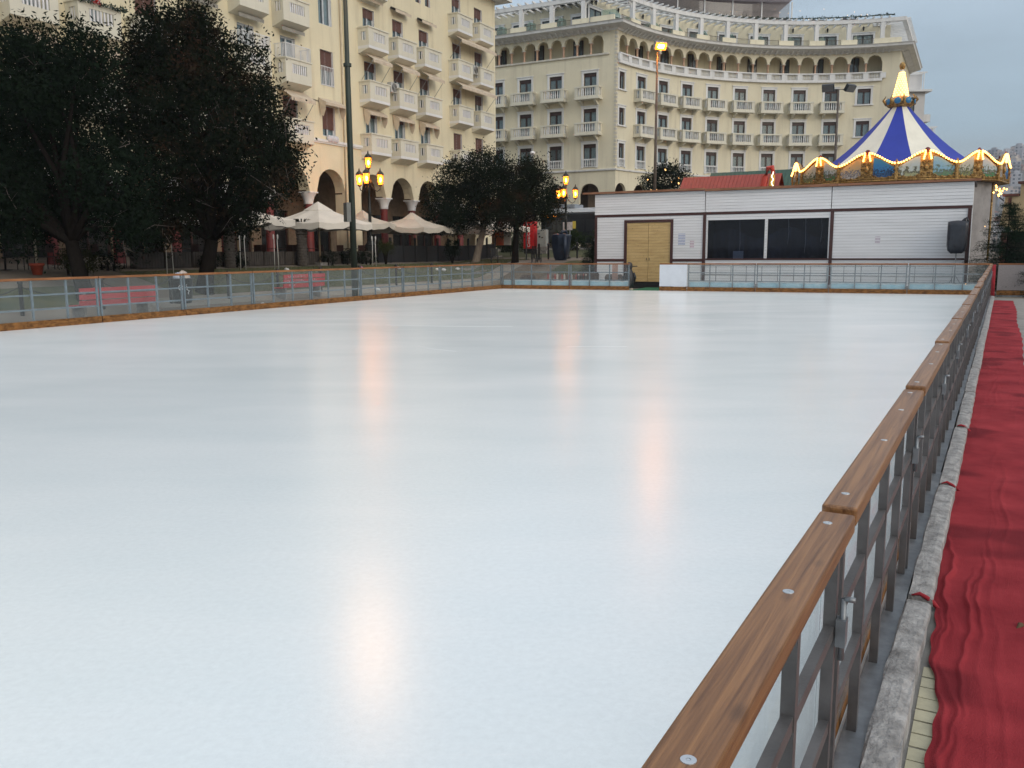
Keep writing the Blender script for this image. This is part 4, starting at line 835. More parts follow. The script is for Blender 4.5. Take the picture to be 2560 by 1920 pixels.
b = MB(); sweep(b, [(-.05, 23.6), (.35, 23.6), (.35, 23.95), (-.05, 23.95)]); b.build('pergola_beam', HWHITE, hotel)
b = MB()
for k in range(int((FLANK - LWS) / .75)):
    s = LWS + .75 * k + .3
    if abs(s) < .5 or abs(s - AL) < .5: continue
    b.add([hmap(s + d, o, z) for d in (-.06, .06) for o, z in ((.62, 24.0), (.5, 23.96), (-2.9, 23.96), (-2.9, 24.1), (.62, 24.1))], [(0, 1, 2, 3, 4), (5, 6, 7, 8, 9), (0, 1, 6, 5), (1, 2, 7, 6), (3, 4, 9, 8), (4, 0, 5, 9)])
b.build('pergola_rafter_row', HWHITE, hotel, kind='stuff')
# corner parapets of the terrace
for a_, c_ in ((-2.3, -.05), (AL - 2.6, AL - .05)):
    mp_ = hmap if a_ < 0 else hmapA; b = MB(); b.add([mp_(s, o, z) for s in (a_, c_) for o, z in ((.34, 21.43), (.56, 21.43), (.56, 22.03), (.34, 22.03))], [(0, 1, 2, 3), (4, 5, 6, 7), (0, 1, 5, 4), (1, 2, 6, 5), (2, 3, 7, 6)]); b.build('parapet_block', HOTELW, hotel)
# rooftop restaurant: glazed wall, parapet rail wound with garland, tables inside
RESTG = glass('restaurant_glass', (.55, .52, .5), .05, .06)
b = MB(); sweep(b, [(-6.0, 24.46), (-6.0, 27.4)], close=False, i0=7, i1=30); b.build('restaurant_glazing', RESTG, hotel)
b = MB(); sweep(b, [(-9.5, 24.46), (-9.5, 27.4)], close=False, i0=7, i1=30); sweep(b, [(-5.2, 27.4), (-5.2, 27.7), (-14, 27.7), (-14, 27.4)], i0=7, i1=30); b.build('restaurant_shell', M('dim_purple_wall', (.50, .45, .47), .8, .15), hotel)
for k in range(8): p, n, a = hp(5.4 + 2.6 * k); q = p - n * 5.95; b = MB(); b.box(-.06, .06, -.06, .06, 24.46, 27.4); b.build('mullion', HWHITE, hotel, (q.x, q.y, 0), a)
b = MB()
for k in range(60): p, n, a = hp(1 + .5 * k); q = p - n * rnd.uniform(6.6, 8.5); b.lathe([(0, -.03), (.03, 0), (0, .03)], 5, (q.x, q.y, rnd.uniform(25.6, 27.1)))
b.build('fairy_lights', emit('warm_bulb', (1, .6, .25), 4), hotel, kind='stuff')
b = MB()
for k in range(1500):
    s = .5 + rnd.random() * (AL - 1.0); p = Vector(hmapA(s, -3.4, 25.12)); d = Vector((rnd.gauss(0, .09), rnd.gauss(0, .09), rnd.gauss(0, .09))); e_ = Vector((rnd.gauss(0, .05), rnd.gauss(0, .05), rnd.gauss(0, .05))); b.add([p + d, p - d * .3 + e_, p + e_ * 2], [(0, 1, 2)])
b.path([hmapA(.5 + (AL - 1) * i / 40, -3.4, 25.1) for i in range(41)], .05, 5); b.build('garland', M('fir_garland', (.012, .035, .02), .8), hotel)
b = MB()
for k in range(24): b.tube(hmapA(.7 + 1.33 * k, -3.4, 24.45), hmapA(.7 + 1.33 * k, -3.4, 25.1), .02, n=5)
b.build('roof_railing', BLACK, hotel)
ft = MB()
for sg in (-.5, .5): ft.box(sg - .2, sg + .2, -.2, .2, .42, .46); ft.box(sg - .2, sg + .2, .16, .2, .46, .85) if sg > 0 else ft.box(sg - .2, sg + .2, -.2, -.16, .46, .85)
ft.lathe([(.35, .72), (.35, .75), (0, .75)], 10); ft.tube((0, 0, 0), (0, 0, .72), .03, n=6)
for sg in (-.66, -.34, .34, .66): ft.tube((sg, .16, 0), (sg, .16, .42), .015, n=4); ft.tube((sg, -.16, 0), (sg, -.16, .42), .015, n=4)
ft = ft.mesh('restaurant_set', M('dark_rattan', (.05, .045, .05), .7, .2))
for k in range(11): p, n, a = hp(2.2 + 2.6 * k); q = p - n * 4.7; put('restaurant_set', ft, hotel, (q.x, q.y, 24.46), a + rnd.uniform(-.4, .4))
# plain white blocks of the street beyond the hotel
NB = M('pale_block', (.62, .61, .60), .85, .08, .6)
def block(label, loc, rz, w, d, h, floors, cols):
    t = thing('street_block', label, 'building', loc, rz); o = [(w * (j + .5) / cols - .5, w * (j + .5) / cols + .5, 3.2 * i + 1.2, 3.2 * i + 2.9, False) for i in range(floors) for j in range(cols)]
    b = MB(); wall(b, plane, 0, w, 0, h, o, .2); b.quad((w, 0, 0), (w, d, 0), (w, d, h), (w, 0, h)); b.quad((0, 0, 0), (0, d, 0), (0, d, h), (0, 0, h)); b.quad((0, 0, h), (w, 0, h), (w, d, h), (0, d, h)); b.build('wall', NB, t)
    b = MB(); b.box(-.5, w + .6, -.6, d, h + .01, h + .25); b.build('cornice', HWHITE, t); wm = window_parts(1.0, 1.7, .15, BROWN, CURTD, 2)
    for i in range(floors):
        for j in range(cols): x = w * (j + .5) / cols; place_window(wm, t, (x, 0, 3.2 * i + 1.2), 0)
    b = MB()
    for i in range(1, floors): b.box(w - 1.0, w + 1.0, .5, 3.2, 3.2 * i, 3.2 * i + .9)
    b.build('side_balcony', HWHITE, t)
    b = MB(); b.box(0, w, 1.5, d, h + .26, h + 2.4); b.build('penthouse', NB, t)
    b = MB()
    for k in range(9): b.box(w + .1, w + .18, 1 + .7 * k, 1.12 + .7 * k, h + .25, h + 2.5); b.box(-.3, w + .5, 1 + .7 * k, 1.12 + .7 * k, h + 2.51, h + 2.65)
    b.build('pergola', HWHITE, t)
    return t
block('white stepped block with roof pergola standing past the hotel flank', Vector((41.5, 112, 1.5)), R(-4), 10.2, 9, 19.5, 6, 3)
block('lower white block with side balconies farther down the street past the hotel', Vector((62.5, 150, 1.5)), R(-4), 9.2, 14, 18.0, 5, 3)

# ------------------------------------------------------------------ trees and shrubs
def leaf_material(name, green, brown, amount, scale=.9):
    m = bpy.data.materials.new(name); m.use_nodes = True; N, L = m.node_tree.nodes, m.node_tree.links; p = N['Principled BSDF']; p.inputs['Roughness'].default_value = .75; p.inputs['Specular IOR Level'].default_value = .0
    t = N.new('ShaderNodeTexCoord'); n = N.new('ShaderNodeTexNoise'); n.inputs['Scale'].default_value = scale; n.inputs['Detail'].default_value = 3; L.new(t.outputs['Object'], n.inputs['Vector'])
    rp = N.new('ShaderNodeValToRGB'); L.new(n.outputs[0], rp.inputs[0]); e_ = rp.color_ramp.elements
    e_[0].position = .3; e_[0].color = (*green, 1); e_[1].position = .75; e_[1].color = (*brown, 1); x = e_.new(1 - amount); x.color = (*[g * 1.25 for g in green], 1)
    L.new(rp.outputs[0], p.inputs['Base Color']); return m
def leaf_mesh(name, C, length, width, mats, seed, droop=.3, mi=None):
    g = np.random.default_rng(seed); n = len(C); d = g.normal(size=(n, 3)); d[:, 2] -= droop; d /= np.linalg.norm(d, axis=1)[:, None]
    a = g.normal(size=(n, 3)); s_ = np.cross(d, a); s_ /= np.linalg.norm(s_, axis=1)[:, None]; l = length * g.uniform(.6, 1.3, n)[:, None]; w = width * g.uniform(.7, 1.2, n)[:, None]; up = np.cross(s_, d)
    V = np.empty((n, 4, 3)); V[:, 0] = C; V[:, 1] = C + d * l * .45 + s_ * w * .5 + up * w * .15; V[:, 2] = C + d * l; V[:, 3] = C + d * l * .45 - s_ * w * .5 + up * w * .15
    me = bpy.data.meshes.new(name); me.vertices.add(n * 4); me.vertices.foreach_set('co', V.reshape(-1)); me.loops.add(n * 4); me.loops.foreach_set('vertex_index', np.arange(n * 4, dtype=np.int32)); me.polygons.add(n)
    me.polygons.foreach_set('loop_start', np.arange(0, n * 4, 4, dtype=np.int32)); me.polygons.foreach_set('loop_total', np.full(n, 4, dtype=np.int32))
    for m in mats: me.materials.append(m)
    if mi is not None: me.polygons.foreach_set('material_index', mi.astype(np.int32))
    me.update(calc_edges=True); return me
def crown_points(blobs, per, clump, seed, lo=.45, hole=-9):
    g = np.random.default_rng(seed); out = []
    for x, y, z, r in blobs:
        nc = int(per * r * r); d = g.normal(size=(nc, 3)); d /= np.linalg.norm(d, axis=1)[:, None]; rad = g.uniform(lo ** 2, 1.12, nc) ** .5 + (g.random(nc) < .1) * g.uniform(0, .28, nc); c = np.array([x, y, z]) + d * (rad * r)[:, None] * np.array([1, 1, .9])
        q_ = np.sin(c[:, 0] * 2.3 + 1.7 * np.sin(c[:, 2] * 1.9)) + np.sin(c[:, 1] * 2.1 + c[:, 2] * 2.6) + np.sin(c[:, 2] * 3.1 - c[:, 0] * 1.3); c = c[q_ + g.normal(size=nc) * .5 > hole]; nc = len(c); k = 34; p = np.repeat(c, k, 0) + g.normal(size=(nc * k, 3)) * clump * np.repeat(g.uniform(.6, 1.3, nc), k)[:, None]; out.append(p)
    return np.concatenate(out)
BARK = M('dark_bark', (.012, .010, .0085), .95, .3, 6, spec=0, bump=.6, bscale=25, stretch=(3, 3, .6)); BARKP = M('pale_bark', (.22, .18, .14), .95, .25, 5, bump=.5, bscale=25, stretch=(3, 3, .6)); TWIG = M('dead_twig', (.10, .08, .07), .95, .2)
def tree(name, label, base, blobs, seed, per, clump, ll, lw, tr, lean, mat, bark, group=None, twigs=0):
    r_ = random.Random(seed); base = Vector(base); t = thing(name, label, 'tree', base, 0, group); bl = [(x - base.x, y - base.y, z - base.z, q * .99) for x, y, z, q in blobs]
    b = MB(); zmin = min(z - q for x, y, z, q in bl); cx = sum(x for x, *_ in bl) / len(bl); cy = sum(y for _, y, *_ in bl) / len(bl); fk = Vector((lean[0], lean[1], max(1.2, zmin * .8 + .6)))
    b.path([(0, 0, -.15), (.02, .01, .05), (fk.x * .35, fk.y * .35, fk.z * .4), fk], [tr * 1.6, tr * 1.15, tr * .95, tr * .8], 10); tips = []
    for i, (x, y, z, q) in enumerate(bl):
        p = Vector((x, y, z)); m1 = fk.lerp(p, .35) + Vector((r_.gauss(0, .25), r_.gauss(0, .25), .25)); m2 = fk.lerp(p, .7) + Vector((r_.gauss(0, .25), r_.gauss(0, .25), .15)); b.path([fk, m1, m2, p], [tr * .55, tr * .38, tr * .22, tr * .1], 6)
        for k in range(4):
            d = Vector((r_.gauss(0, 1), r_.gauss(0, 1), r_.gauss(0, .8))).normalized() * q * .9; b.path([m2.lerp(p, .5), p + d * .5 + Vector((0, 0, .1)), p + d], [tr * .15, tr * .08, .006], 5)
    b.build('trunk', bark, t); P_ = crown_points(bl, per, clump, seed, hole=-1.75); put('crown', leaf_mesh('crown', P_, ll, lw, [mat], seed), t)
    if twigs:
        b = MB()
        for k in range(twigs):
            x, y, z, q = bl[r_.randrange(len(bl))]; d = Vector((r_.gauss(0, 1), -abs(r_.gauss(0, 1)), r_.gauss(.2, .7))).normalized(); p = Vector((x, y, z)) + d * q * .8; e_ = p + Vector((r_.gauss(0, .5), r_.gauss(0, .4), r_.gauss(-.1, .6))); m = (p + e_) / 2 + Vector((r_.gauss(0, .12), 0, r_.gauss(0, .12))); b.path([p, m, e_], [.014, .009, .003], 4)
            for j in range(3): f = p.lerp(e_, .4 + .2 * j); b.path([f, f + Vector((r_.gauss(0, .2), r_.gauss(0, .2), r_.gauss(0, .22)))], [.006, .002], 3)
        b.build('dead_twigs', TWIG, t, kind='stuff')
    return t
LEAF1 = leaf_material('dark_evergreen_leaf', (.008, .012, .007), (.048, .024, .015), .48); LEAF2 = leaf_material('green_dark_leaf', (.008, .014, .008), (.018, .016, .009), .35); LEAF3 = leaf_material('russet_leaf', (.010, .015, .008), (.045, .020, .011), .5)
XA = [(-15.2, 27.3, 2.9, .95), (-14.2, 28.7, 3.2, 1.0), (-12.0, 27.3, 2.6, .7), (-17.5, 28.7, 3.0, 1.2)]
XB = [(-11.9, 30.3, 3.0, .92), (-11.1, 31.7, 3.3, .88), (-8.8, 30.3, 3.5, .78), (-13.3, 31.7, 2.8, .88), (-7.9, 30.3, 5.2, .63), (-8.8, 31.7, 6.8, .66)]
TB = [(-11.2, 30.3, 8.5, 1.69), (-9.6, 30.0, 7.6, 1.53), (-9.1, 30.7, 6.3, 1.43), (-8.5, 30.1, 4.9, 1.12), (-10.4, 29.9, 6.2, 2.08), (-11.9, 30.7, 4.7, 1.86), (-10.5, 32.1, 4.1, 1.34), (-12.7, 31.8, 7.2, 1.77), (-8.4, 31.7, 4.6, .81), (-10.6, 30.3, 9.2, .84), (-9.6, 31.1, 3.1, .65), (-12.2, 30.4, 8.3, .85)] + XB
TA = [(-13.0, 27.1, 7.6, .98), (-13.9, 27.0, 6.9, 1.38), (-15.1, 27.3, 7.2, 1.27), (-14.1, 29.1, 6.1, 1.76), (-15.8, 28.9, 5.4, 1.74), (-17.2, 28.8, 6.7, 1.61), (-14.7, 28.8, 4.2, 1.47), (-12.3, 27.2, 4.1, 1.27), (-15.8, 27.5, 3.8, 1.15), (-17.4, 28.3, 4.4, 1.45), (-12.7, 28.6, 3.2, .8), (-15.7, 28.9, 8.3, .81), (-18.7, 29.0, 5.7, 1.75)] + XA
TC = [(-1.4, 51.1, 6.4, 1.38), (-3.0, 52.0, 5.9, 1.33), (-4.0, 52.1, 4.8, 1.16), (-2.3, 51.8, 4.5, 1.45), (-.9, 51.3, 5.4, 1.43), (-4.4, 51.8, 3.6, .79), (-3.2, 51.1, 3.7, .95)]
TD_ = [(.5, 51.1, 5.8, 1.31), (1.7, 51.0, 5.1, 1.19), (.3, 50.5, 4.2, 1.41), (2.1, 50.1, 4.0, .93), (1.2, 51.1, 6.4, .83), (-.9, 50.5, 3.8, .94)]
TE = [(11.3, 64.4, 7.0, 1.14), (10.2, 64.3, 6.5, .75), (12.3, 64.0, 6.7, .83), (10.8, 63.9, 7.5, .59), (11.2, 64.2, 5.4, 1.3), (10.2, 64.2, 4.8, .9), (12.5, 64.3, 5.0, .9)]
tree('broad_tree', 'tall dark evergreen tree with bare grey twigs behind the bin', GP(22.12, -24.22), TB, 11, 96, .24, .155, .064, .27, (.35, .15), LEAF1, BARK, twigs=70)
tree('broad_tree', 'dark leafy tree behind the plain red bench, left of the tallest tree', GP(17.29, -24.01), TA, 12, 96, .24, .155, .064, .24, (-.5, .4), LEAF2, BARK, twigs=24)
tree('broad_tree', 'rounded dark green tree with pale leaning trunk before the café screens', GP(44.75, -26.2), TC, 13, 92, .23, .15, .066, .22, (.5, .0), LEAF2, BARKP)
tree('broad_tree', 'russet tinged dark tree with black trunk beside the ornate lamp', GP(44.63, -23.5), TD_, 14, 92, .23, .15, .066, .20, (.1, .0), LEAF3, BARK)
et = tree('broad_tree', 'small dark tree hung with fairy lights behind the kiosk roof', GP(61.0, -20.6), TE, 15, 50, .25, .19, .08, .16, (0, 0), LEAF2, BARK)
b = MB(); bulb_xm = emit('fairy_bulb', (1, .55, .2), 2.5)
for k in range(16): x, y, z, q = TE[k % 7]; d = Vector((rnd.gauss(0, 1), -1.4, rnd.gauss(0, .8))).normalized() * q; p = Vector((x, y, z)) + d - et.location; b.lathe([(0, -.06), (.06, 0), (0, .06)], 6, p)
b.build('fairy_lights', bulb_xm, et, kind='stuff')
def shrub(name, label, cat, loc, blobs, seed, per, mat, stem=None, ll=.07, lw=.04, cl=.07, group=None):
    t = thing(name, label, cat, loc, 0, group); P_ = crown_points(blobs, per, cl, seed, .5); put('foliage', leaf_mesh('foliage', P_, ll, lw, [mat], seed, 0), t)
    b = MB()
    for x, y, z, q in blobs: b.path([(0 if stem else x * .8, 0 if stem else y * .8, -.05), (x * .9, y * .9, max(.1, z - q * .4)), (x, y, z)], [.05, .035, .01], 6)
    b.build('stem', BARK, t); return t
HEDGE = leaf_material('hedge_leaf', (.02, .035, .012), (.075, .085, .025), .35, 2.0); BUSHY = leaf_material('yellowish_leaf', (.03, .035, .014), (.09, .085, .03), .4, 3.0)
shrub('topiary_bush', 'small clipped ball bush on a stem beside the green light pole', 'bush', GP(37.41, -27.4), [(0, 0, .95, .42), (.1, .1, .8, .36), (-.12, 0, .85, .36)], 21, 120, BUSHY, True)
shrub('topiary_bush', 'dark ball bush in front of the black café screens', 'bush', GP(43.4, -27.0), [(0, 0, 1.0, .45), (.2, 0, .85, .38), (-.22, 0, .85, .38), (0, 0, .5, .3)], 22, 120, LEAF2, True)
shrub('low_bush', 'low clipped bush with yellow top near the red flowerpot', 'bush', GP(18.9, -26.6), [(0, 0, .6, .45), (.4, 0, .55, .42), (-.4, .1, .55, .4), (.1, .2, .4, .45)], 23, 100, BUSHY)
for k, (u, w, s_, lb) in enumerate([(57.0, -25.6, 1.0, 'rounded hedge bush beside the grey utility cabinet'), (57.2, -22.6, 1.05, 'rounded hedge bush in front of the bus near the kiosk end'), (55.5, -29.6, .9, 'clipped hedge bush next to the red drinks cooler')]):
    shrub('hedge_bush', lb, 'hedge', GP(u, w), [(0, 0, .75 * s_, .8 * s_), (.6, .1, .7 * s_, .7 * s_), (-.6, 0, .7 * s_, .7 * s_), (0, .2, 1.1 * s_, .6 * s_), (.3, 0, .35, .6), (-.3, 0, .35, .6)], 30 + k, 60, HEDGE, cl=.1, ll=.1, lw=.06)
for k, (u, w) in enumerate([(25.6, -27.6), (27.2, -27.7), (33.0, -27.6), (34.6, -27.7), (36.0, -27.6), (21.0, -27.8), (14.5, -27.6)]):
    shrub('planter_bush', 'small dark shrub at the foot of the café terrace', 'bush', GP(u, w), [(0, 0, .4, .36), (.25, .05, .34, .3), (-.25, 0, .34, .3)], 50 + k, 90, LEAF2, group='small shrubs along the café terrace')
def fir(name, label, loc, h, r, seed, mat, lights):
    g = np.random.default_rng(seed); t = thing(name, label, 'fir tree', loc); b = MB(); b.tube((0, 0, -.05), (0, 0, h), .06, .01); pts = []; tiers = int(h / .16)
    for i in range(tiers):
        z = .25 + (h - .3) * i / tiers; rr = r * (1 - z / h) ** .55 + .05; nb = 11
        for j in range(nb):
            a = g.uniform(0, 6.283); L_ = rr * g.uniform(.7, 1.1); e_ = np.array([math.cos(a) * L_, math.sin(a) * L_, -.12 * L_]); b.path([(0, 0, z), (e_[0] * .5, e_[1] * .5, z - .02), (e_[0], e_[1], z + e_[2] + .05 * L_)], [.012, .008, .003], 3)
            m = int(120 * L_) + 8; f = g.uniform(.15, 1, m)[:, None]; pts.append(np.array([0, 0, z]) + e_ * f + g.normal(size=(m, 3)) * .055)
    b.build('trunk', BARK, t); put('needles', leaf_mesh('needles', np.concatenate(pts), .09, .016, [mat], seed, .1), t)
    if lights:
        b = MB()
        for k in range(lights): z = g.uniform(.3, h - .2); a = g.uniform(2.6, 6.2); rr = r * (1 - z / h) ** .55 + .05; b.lathe([(0, -.025), (.025, 0), (0, .025)], 6, (math.cos(a) * rr, math.sin(a) * rr, z))
        b.build('fairy_lights', bulb_xm, t, kind='stuff')
    return t
NEED = leaf_material('fir_needle', (.010, .022, .012), (.022, .035, .016), .3)
fir('fir_tree', 'dark fir tree with dim lights beside the kiosk end and red carpet', W(39.4, 1.15, -.06), 3.7, 1.7, 61, NEED, 4)
fir('fir_tree', 'second dark fir tree at the frame edge past the grey mesh panel', W(38.3, 2.4, -.06), 2.6, 1.2, 62, NEED, 2)
fir('fir_tree', 'small fir standing on the grass at the left end of the kiosk', GP(43.6, -18.2), 2.5, .9, 63, NEED, 0)

# ------------------------------------------------------------------ lamps, poles
def lantern_glass():
    m = emit('amber_glass', (1.0, .42, .055), 2.4); N, L = m.node_tree.nodes, m.node_tree.links; o = N['Material Output']; t_ = N.new('ShaderNodeBsdfTransparent'); t_.inputs[0].default_value = (1, .75, .4, 1); x = N.new('ShaderNodeMixShader'); x.inputs[0].default_value = .55; L.new(t_.outputs[0], x.inputs[1]); L.new(N['Principled BSDF'].outputs[0], x.inputs[2]); L.new(x.outputs[0], o.inputs[0]); return m
GREENP = M('dark_green_paint', (.022, .035, .026), .5, .35, 3, bump=.1, stretch=(4, 4, .5))
SODIUM = emit('sodium_lantern', (1.0, .40, .05), 2.6); BULBS = emit('lantern_bulb', (1.0, .42, .06), 190); FLOOD = emit('sodium_flood', (1.0, .52, .21), 340)
def pole_label(o): return o
t = thing('light_pole', 'tall dark green light pole rising in front of the cream house', 'light pole', W(28.2, -22.24, -.02))
b = MB(); b.path([(0, 0, -.1), (0, 0, 9.0), (0, 0, 9.05), (0, 0, 15.7)], [.135, .105, .095, .07], 12); b.build('pole', GREENP, t)
b = MB(); b.lathe([(.16, 9.0), (.16, 9.12)], 12); b.build('collar', GREENP, t)
b = MB(); b.box(-.2, .2, -.3, -.13, 3.0, 3.75, 0, Matrix.Rotation(R(-60), 4, 'Z')); b.build('control_box', M('grey_box', (.16, .165, .155), .6, .1), t)
b = MB(); b.lathe([(.118, 2.25), (.119, 2.42)], 12); b.build('paper_band', WHITE, t)
for k, (a, l) in enumerate(((R(-28), .05),)):
    h = MB(); c, s_ = math.cos(a), math.sin(a); h.path([(0, 0, 15.65), (c * .4, s_ * .4, 15.85), (c * l, s_ * l, 15.9)], .035, 6); o = h.build('arm', GREENP, t)
    Mx = Matrix.Translation((c * (l + .25), s_ * (l + .25), 15.9)) @ Matrix.Rotation(a, 4, 'Z') @ Matrix.Rotation(R(-18), 4, 'Y'); h = MB(); h.box(-.4, .4, -.38, .38, .0, .14, 0, Mx); h.box(-.39, -.36, -.36, .36, -.34, -.003, 0, Mx); h.build('lamp_head', GREYM, o); h = MB(); h.lathe([(.0, -.3), (.17, -.27), (.29, -.16), (.34, -.004)], 16); ln = h.build('lit_lens', FLOOD, o); ln.matrix_local = Mx  # thin rear skirt on the head is added to keep light off the house
def flood_lamp(name, label, loc, H, lit, aim, heads=1):
    t = thing(name, label, 'light pole', loc); b = MB(); b.path([(0, 0, -.1), (0, 0, H)], [.13, .06], 10); b.build('pole', M('rusty_grey_pole', (.10, .08, .065), .6, .3, 3), t)
    for k in range(heads):
        s_ = 0 if heads == 1 else (-1, 1)[k]; a = aim + (0 if heads == 1 else s_ * .5); Mx = Matrix.Translation((s_ * .75 + .12 * (heads == 1), 0, H + .15)) @ Matrix.Rotation(a, 4, 'Z') @ Matrix.Rotation(R(28 + 8 * k), 4, 'X')
        h = MB(); h.box(-.42, .42, -.24, .0, -.26, .26, 0, Mx); o = h.build('lamp_head', GREYM if lit else BLACK, t); h = MB(); h.box(-.38, .38, -.30, -.243, -.22, .22, 0, Mx); h.build('lit_lens' if lit else 'lens', lit or M('unlit_lens', (.15, .16, .17), .2), o)
        if lit: h = MB(); h.box(-.2, .2, -.28, -.25, -.1, .1, 0, Mx); h.build('lit_bulb', emit('street_bulb', (1.0, .42, .07), 1500), o)
    if heads > 1: b = MB(); b.tube((-.8, 0, H), (.8, 0, H), .03, n=6); b.build('crossarm', BLACK, t)
    return t
flood_lamp('street_light', 'tall street light with glowing orange head in front of the curved hotel', W(57.6, -19.5, gz(57.6, -19.5)), 13.4, lantern_glass(), R(20))
flood_lamp('floodlight_mast', 'dark mast with two unlit floodlights behind the carousel canopy', W(69.0, -9.5, 1.9), 11.4, None, 0, 2)
AMBER = lantern_glass()
def ornate_lamp(label, loc, lean):
    t = thing('ornate_lamp', label, 'street lamp', loc, lean, 'ornate lamps with four lit lanterns'); BK = M('cast_iron', (.014, .017, .016), .45, .3)
    b = MB(); b.lathe([(.34, -.1), (.34, .25), (.27, .3), (.27, .85), (.31, .9), (.2, 1.05), (.14, 1.15), (.17, 1.25), (.1, 1.4)], 8, sm=False); b.build('pedestal', BK, t)
    b = MB(); b.lathe([(.095, 1.4), (.085, 2.6), (.11, 2.65), (.08, 2.75), (.065, 4.1), (.11, 4.15), (.14, 4.3), (.06, 4.5), (.05, 4.95)], 12); b.build('shaft', BK, t)
    def lantern(x, y, z):
        o = MB(); o.lathe([(.05, -.06), (.10, 0), (.12, .03)], 6, sm=False); o.lathe([(.19, .56), (.20, .60), (.14, .70), (.05, .78), (.035, .86), (0, .95)], 6, sm=False)
        for k in range(6): a = k * 1.0472; o.tube((.125 * math.cos(a), .125 * math.sin(a), .02), (.185 * math.cos(a), .185 * math.sin(a), .57), .012, n=4)
        l = o.build('lantern', BK, t, (x, y, z)); g = MB(); g.lathe([(.0, .03), (.11, .035), (.172, .555), (0, .556)], 6, sm=False); g.build('lit_glass', AMBER, l); g = MB(); g.lathe([(0, .16), (.05, .2), (.07, .3), (.05, .4), (0, .43)], 8); g.build('lit_bulb', BULBS, l)
    lantern(0, 0, 4.98)
    for k in range(3):
        a = k * 2.0944 + .15; c, s_ = math.cos(a), math.sin(a); b = MB(); b.path([(c * .06, s_ * .06, 4.2), (c * .25, s_ * .25, 3.9), (c * .45, s_ * .45, 3.78), (c * .62, s_ * .62, 3.88), (c * .66, s_ * .66, 4.06)], .025, 6)
        b.path([(c * .2 + c * .1 * math.cos(q * .6), s_ * .2 + s_ * .1 * math.cos(q * .6), 4.08 + .1 * math.sin(q * .6)) for q in range(10)], .014, 5); b.build('scroll_arm', BK, t); lantern(c * .66, s_ * .66, 4.1)
    return t
ornate_lamp('ornate cast iron lamp with four lit lanterns beside the green pole and parasols', W(38.4, -29.1, 1.24), R(20))
ol = ornate_lamp('ornate cast iron lamp with four lit lanterns beside the bus and russet tree', W(48.9, -22.2, 1.2), R(5)); ol.scale = (.92, .92, .91)

# ------------------------------------------------------------------ park furniture on the tree side
REDP = M('red_bench_paint', (.42, .03, .035), .5, .12, 5); CONC = M('bench_concrete', (.22, .21, .2), .9, .2, 8)
SCRIB = M('white_marker', (.65, .65, .67), .8, .05)
def bench(label, loc, rz, L, scrib):
    t = thing('park_bench', label, 'bench', loc, rz)
    for z in (.43, .60, .77): b = MB(); b.box(0, L, -.24 - (z - .43) * .1, -.20 - (z - .43) * .1, z, z + .14); b.build('back_slat', REDP, t)
    for y in (-.12, .04, .2): b = MB(); b.box(0, L, y, y + .13, .40, .44); b.build('seat_slat', REDP, t)
    for x in (.15, L - .23):
        b = MB(); b.box(x, x + .08, -.18, .32, -.06, .395); b.box(x + .005, x + .075, -.195, -.125, .396, .9); b.build('leg', CONC, t)
    if scrib:
        b = MB(); r_ = random.Random(9)
        for x0, z0, n in ((.25, .83, 11), (.5, .68, 7), (1.5, .68, 4), (.3, .52, 5), (.1, .66, 3)):
            for k in range(n):
                x = x0 + k * .085; b.path([(x + r_.uniform(-.02, .02), -.262 - (z0 - .5) * .1, z0 + r_.uniform(-.05, .05)) for _ in range(4)], .007, 3)
        b.build('scrawl', SCRIB, t)
    return t
bench('plain bright red slatted bench behind the barrier near the bin', W(15.05, -21.4, gz(15, -21.4)), RU, 2.45, False)
bench('red bench with white scrawled writing on its back slats', W(24.3, -22.7, gz(24.3, -22.7)), RU, 2.3, True)
t = thing('waste_bin', 'black waste bin overflowing with bags on a post behind the barrier', 'bin', W(18.6, -21.3, -.06), .3)
b = MB(); b.lathe([(.0, .32), (.26, .32), (.29, .4), (.33, 1.02), (.35, 1.04), (.35, 1.08), (.31, 1.08), (.30, .8), (0, .8)], 18); b.build('drum', BLACK, t)
b = MB(); b.tube((0, 0, 0), (0, 0, .35), .06); b.lathe([(.2, 0), (.2, .03), (0, .03)], 12); b.build('post', BLACK, t)
for k in range(13):
    r_ = rnd.uniform(.07, .13); a = rnd.uniform(0, 6.28); q = rnd.uniform(0, .24); b = wrinkled([(r_ * .4, r_ * .4, -r_), (r_, r_, -r_ * .3), (r_ * .9, r_ * .9, r_ * .4), (r_ * .2, r_ * .2, r_)], 12, .12, 100 + k)
    b.build('rubbish_bag', M('rubbish_%d' % (k % 3), ((.6, .6, .62), (.5, .42, .36), (.42, .46, .55))[k % 3], .6, .15, 9), t, (q * math.cos(a), q * math.sin(a), 1.1 + rnd.uniform(-.05, .1)))
b = MB(); b.path([(math.cos(q * .7) * .07, -.332, .8 + math.sin(q * .7) * .07) for q in range(10)], .012, 4); b.path([(.2 + rnd.uniform(-.08, .08), -.28, .6 + k * .05) for k in range(7)], .012, 4); b.build('scrawl', SCRIB, t)
bol = MB(); bol.lathe([(.055, -.1), (.055, .86), (.075, .88), (.075, .93), (.045, .98), (0, 1.0)], 10); bol = bol.mesh('chain_bollard', BLACK)
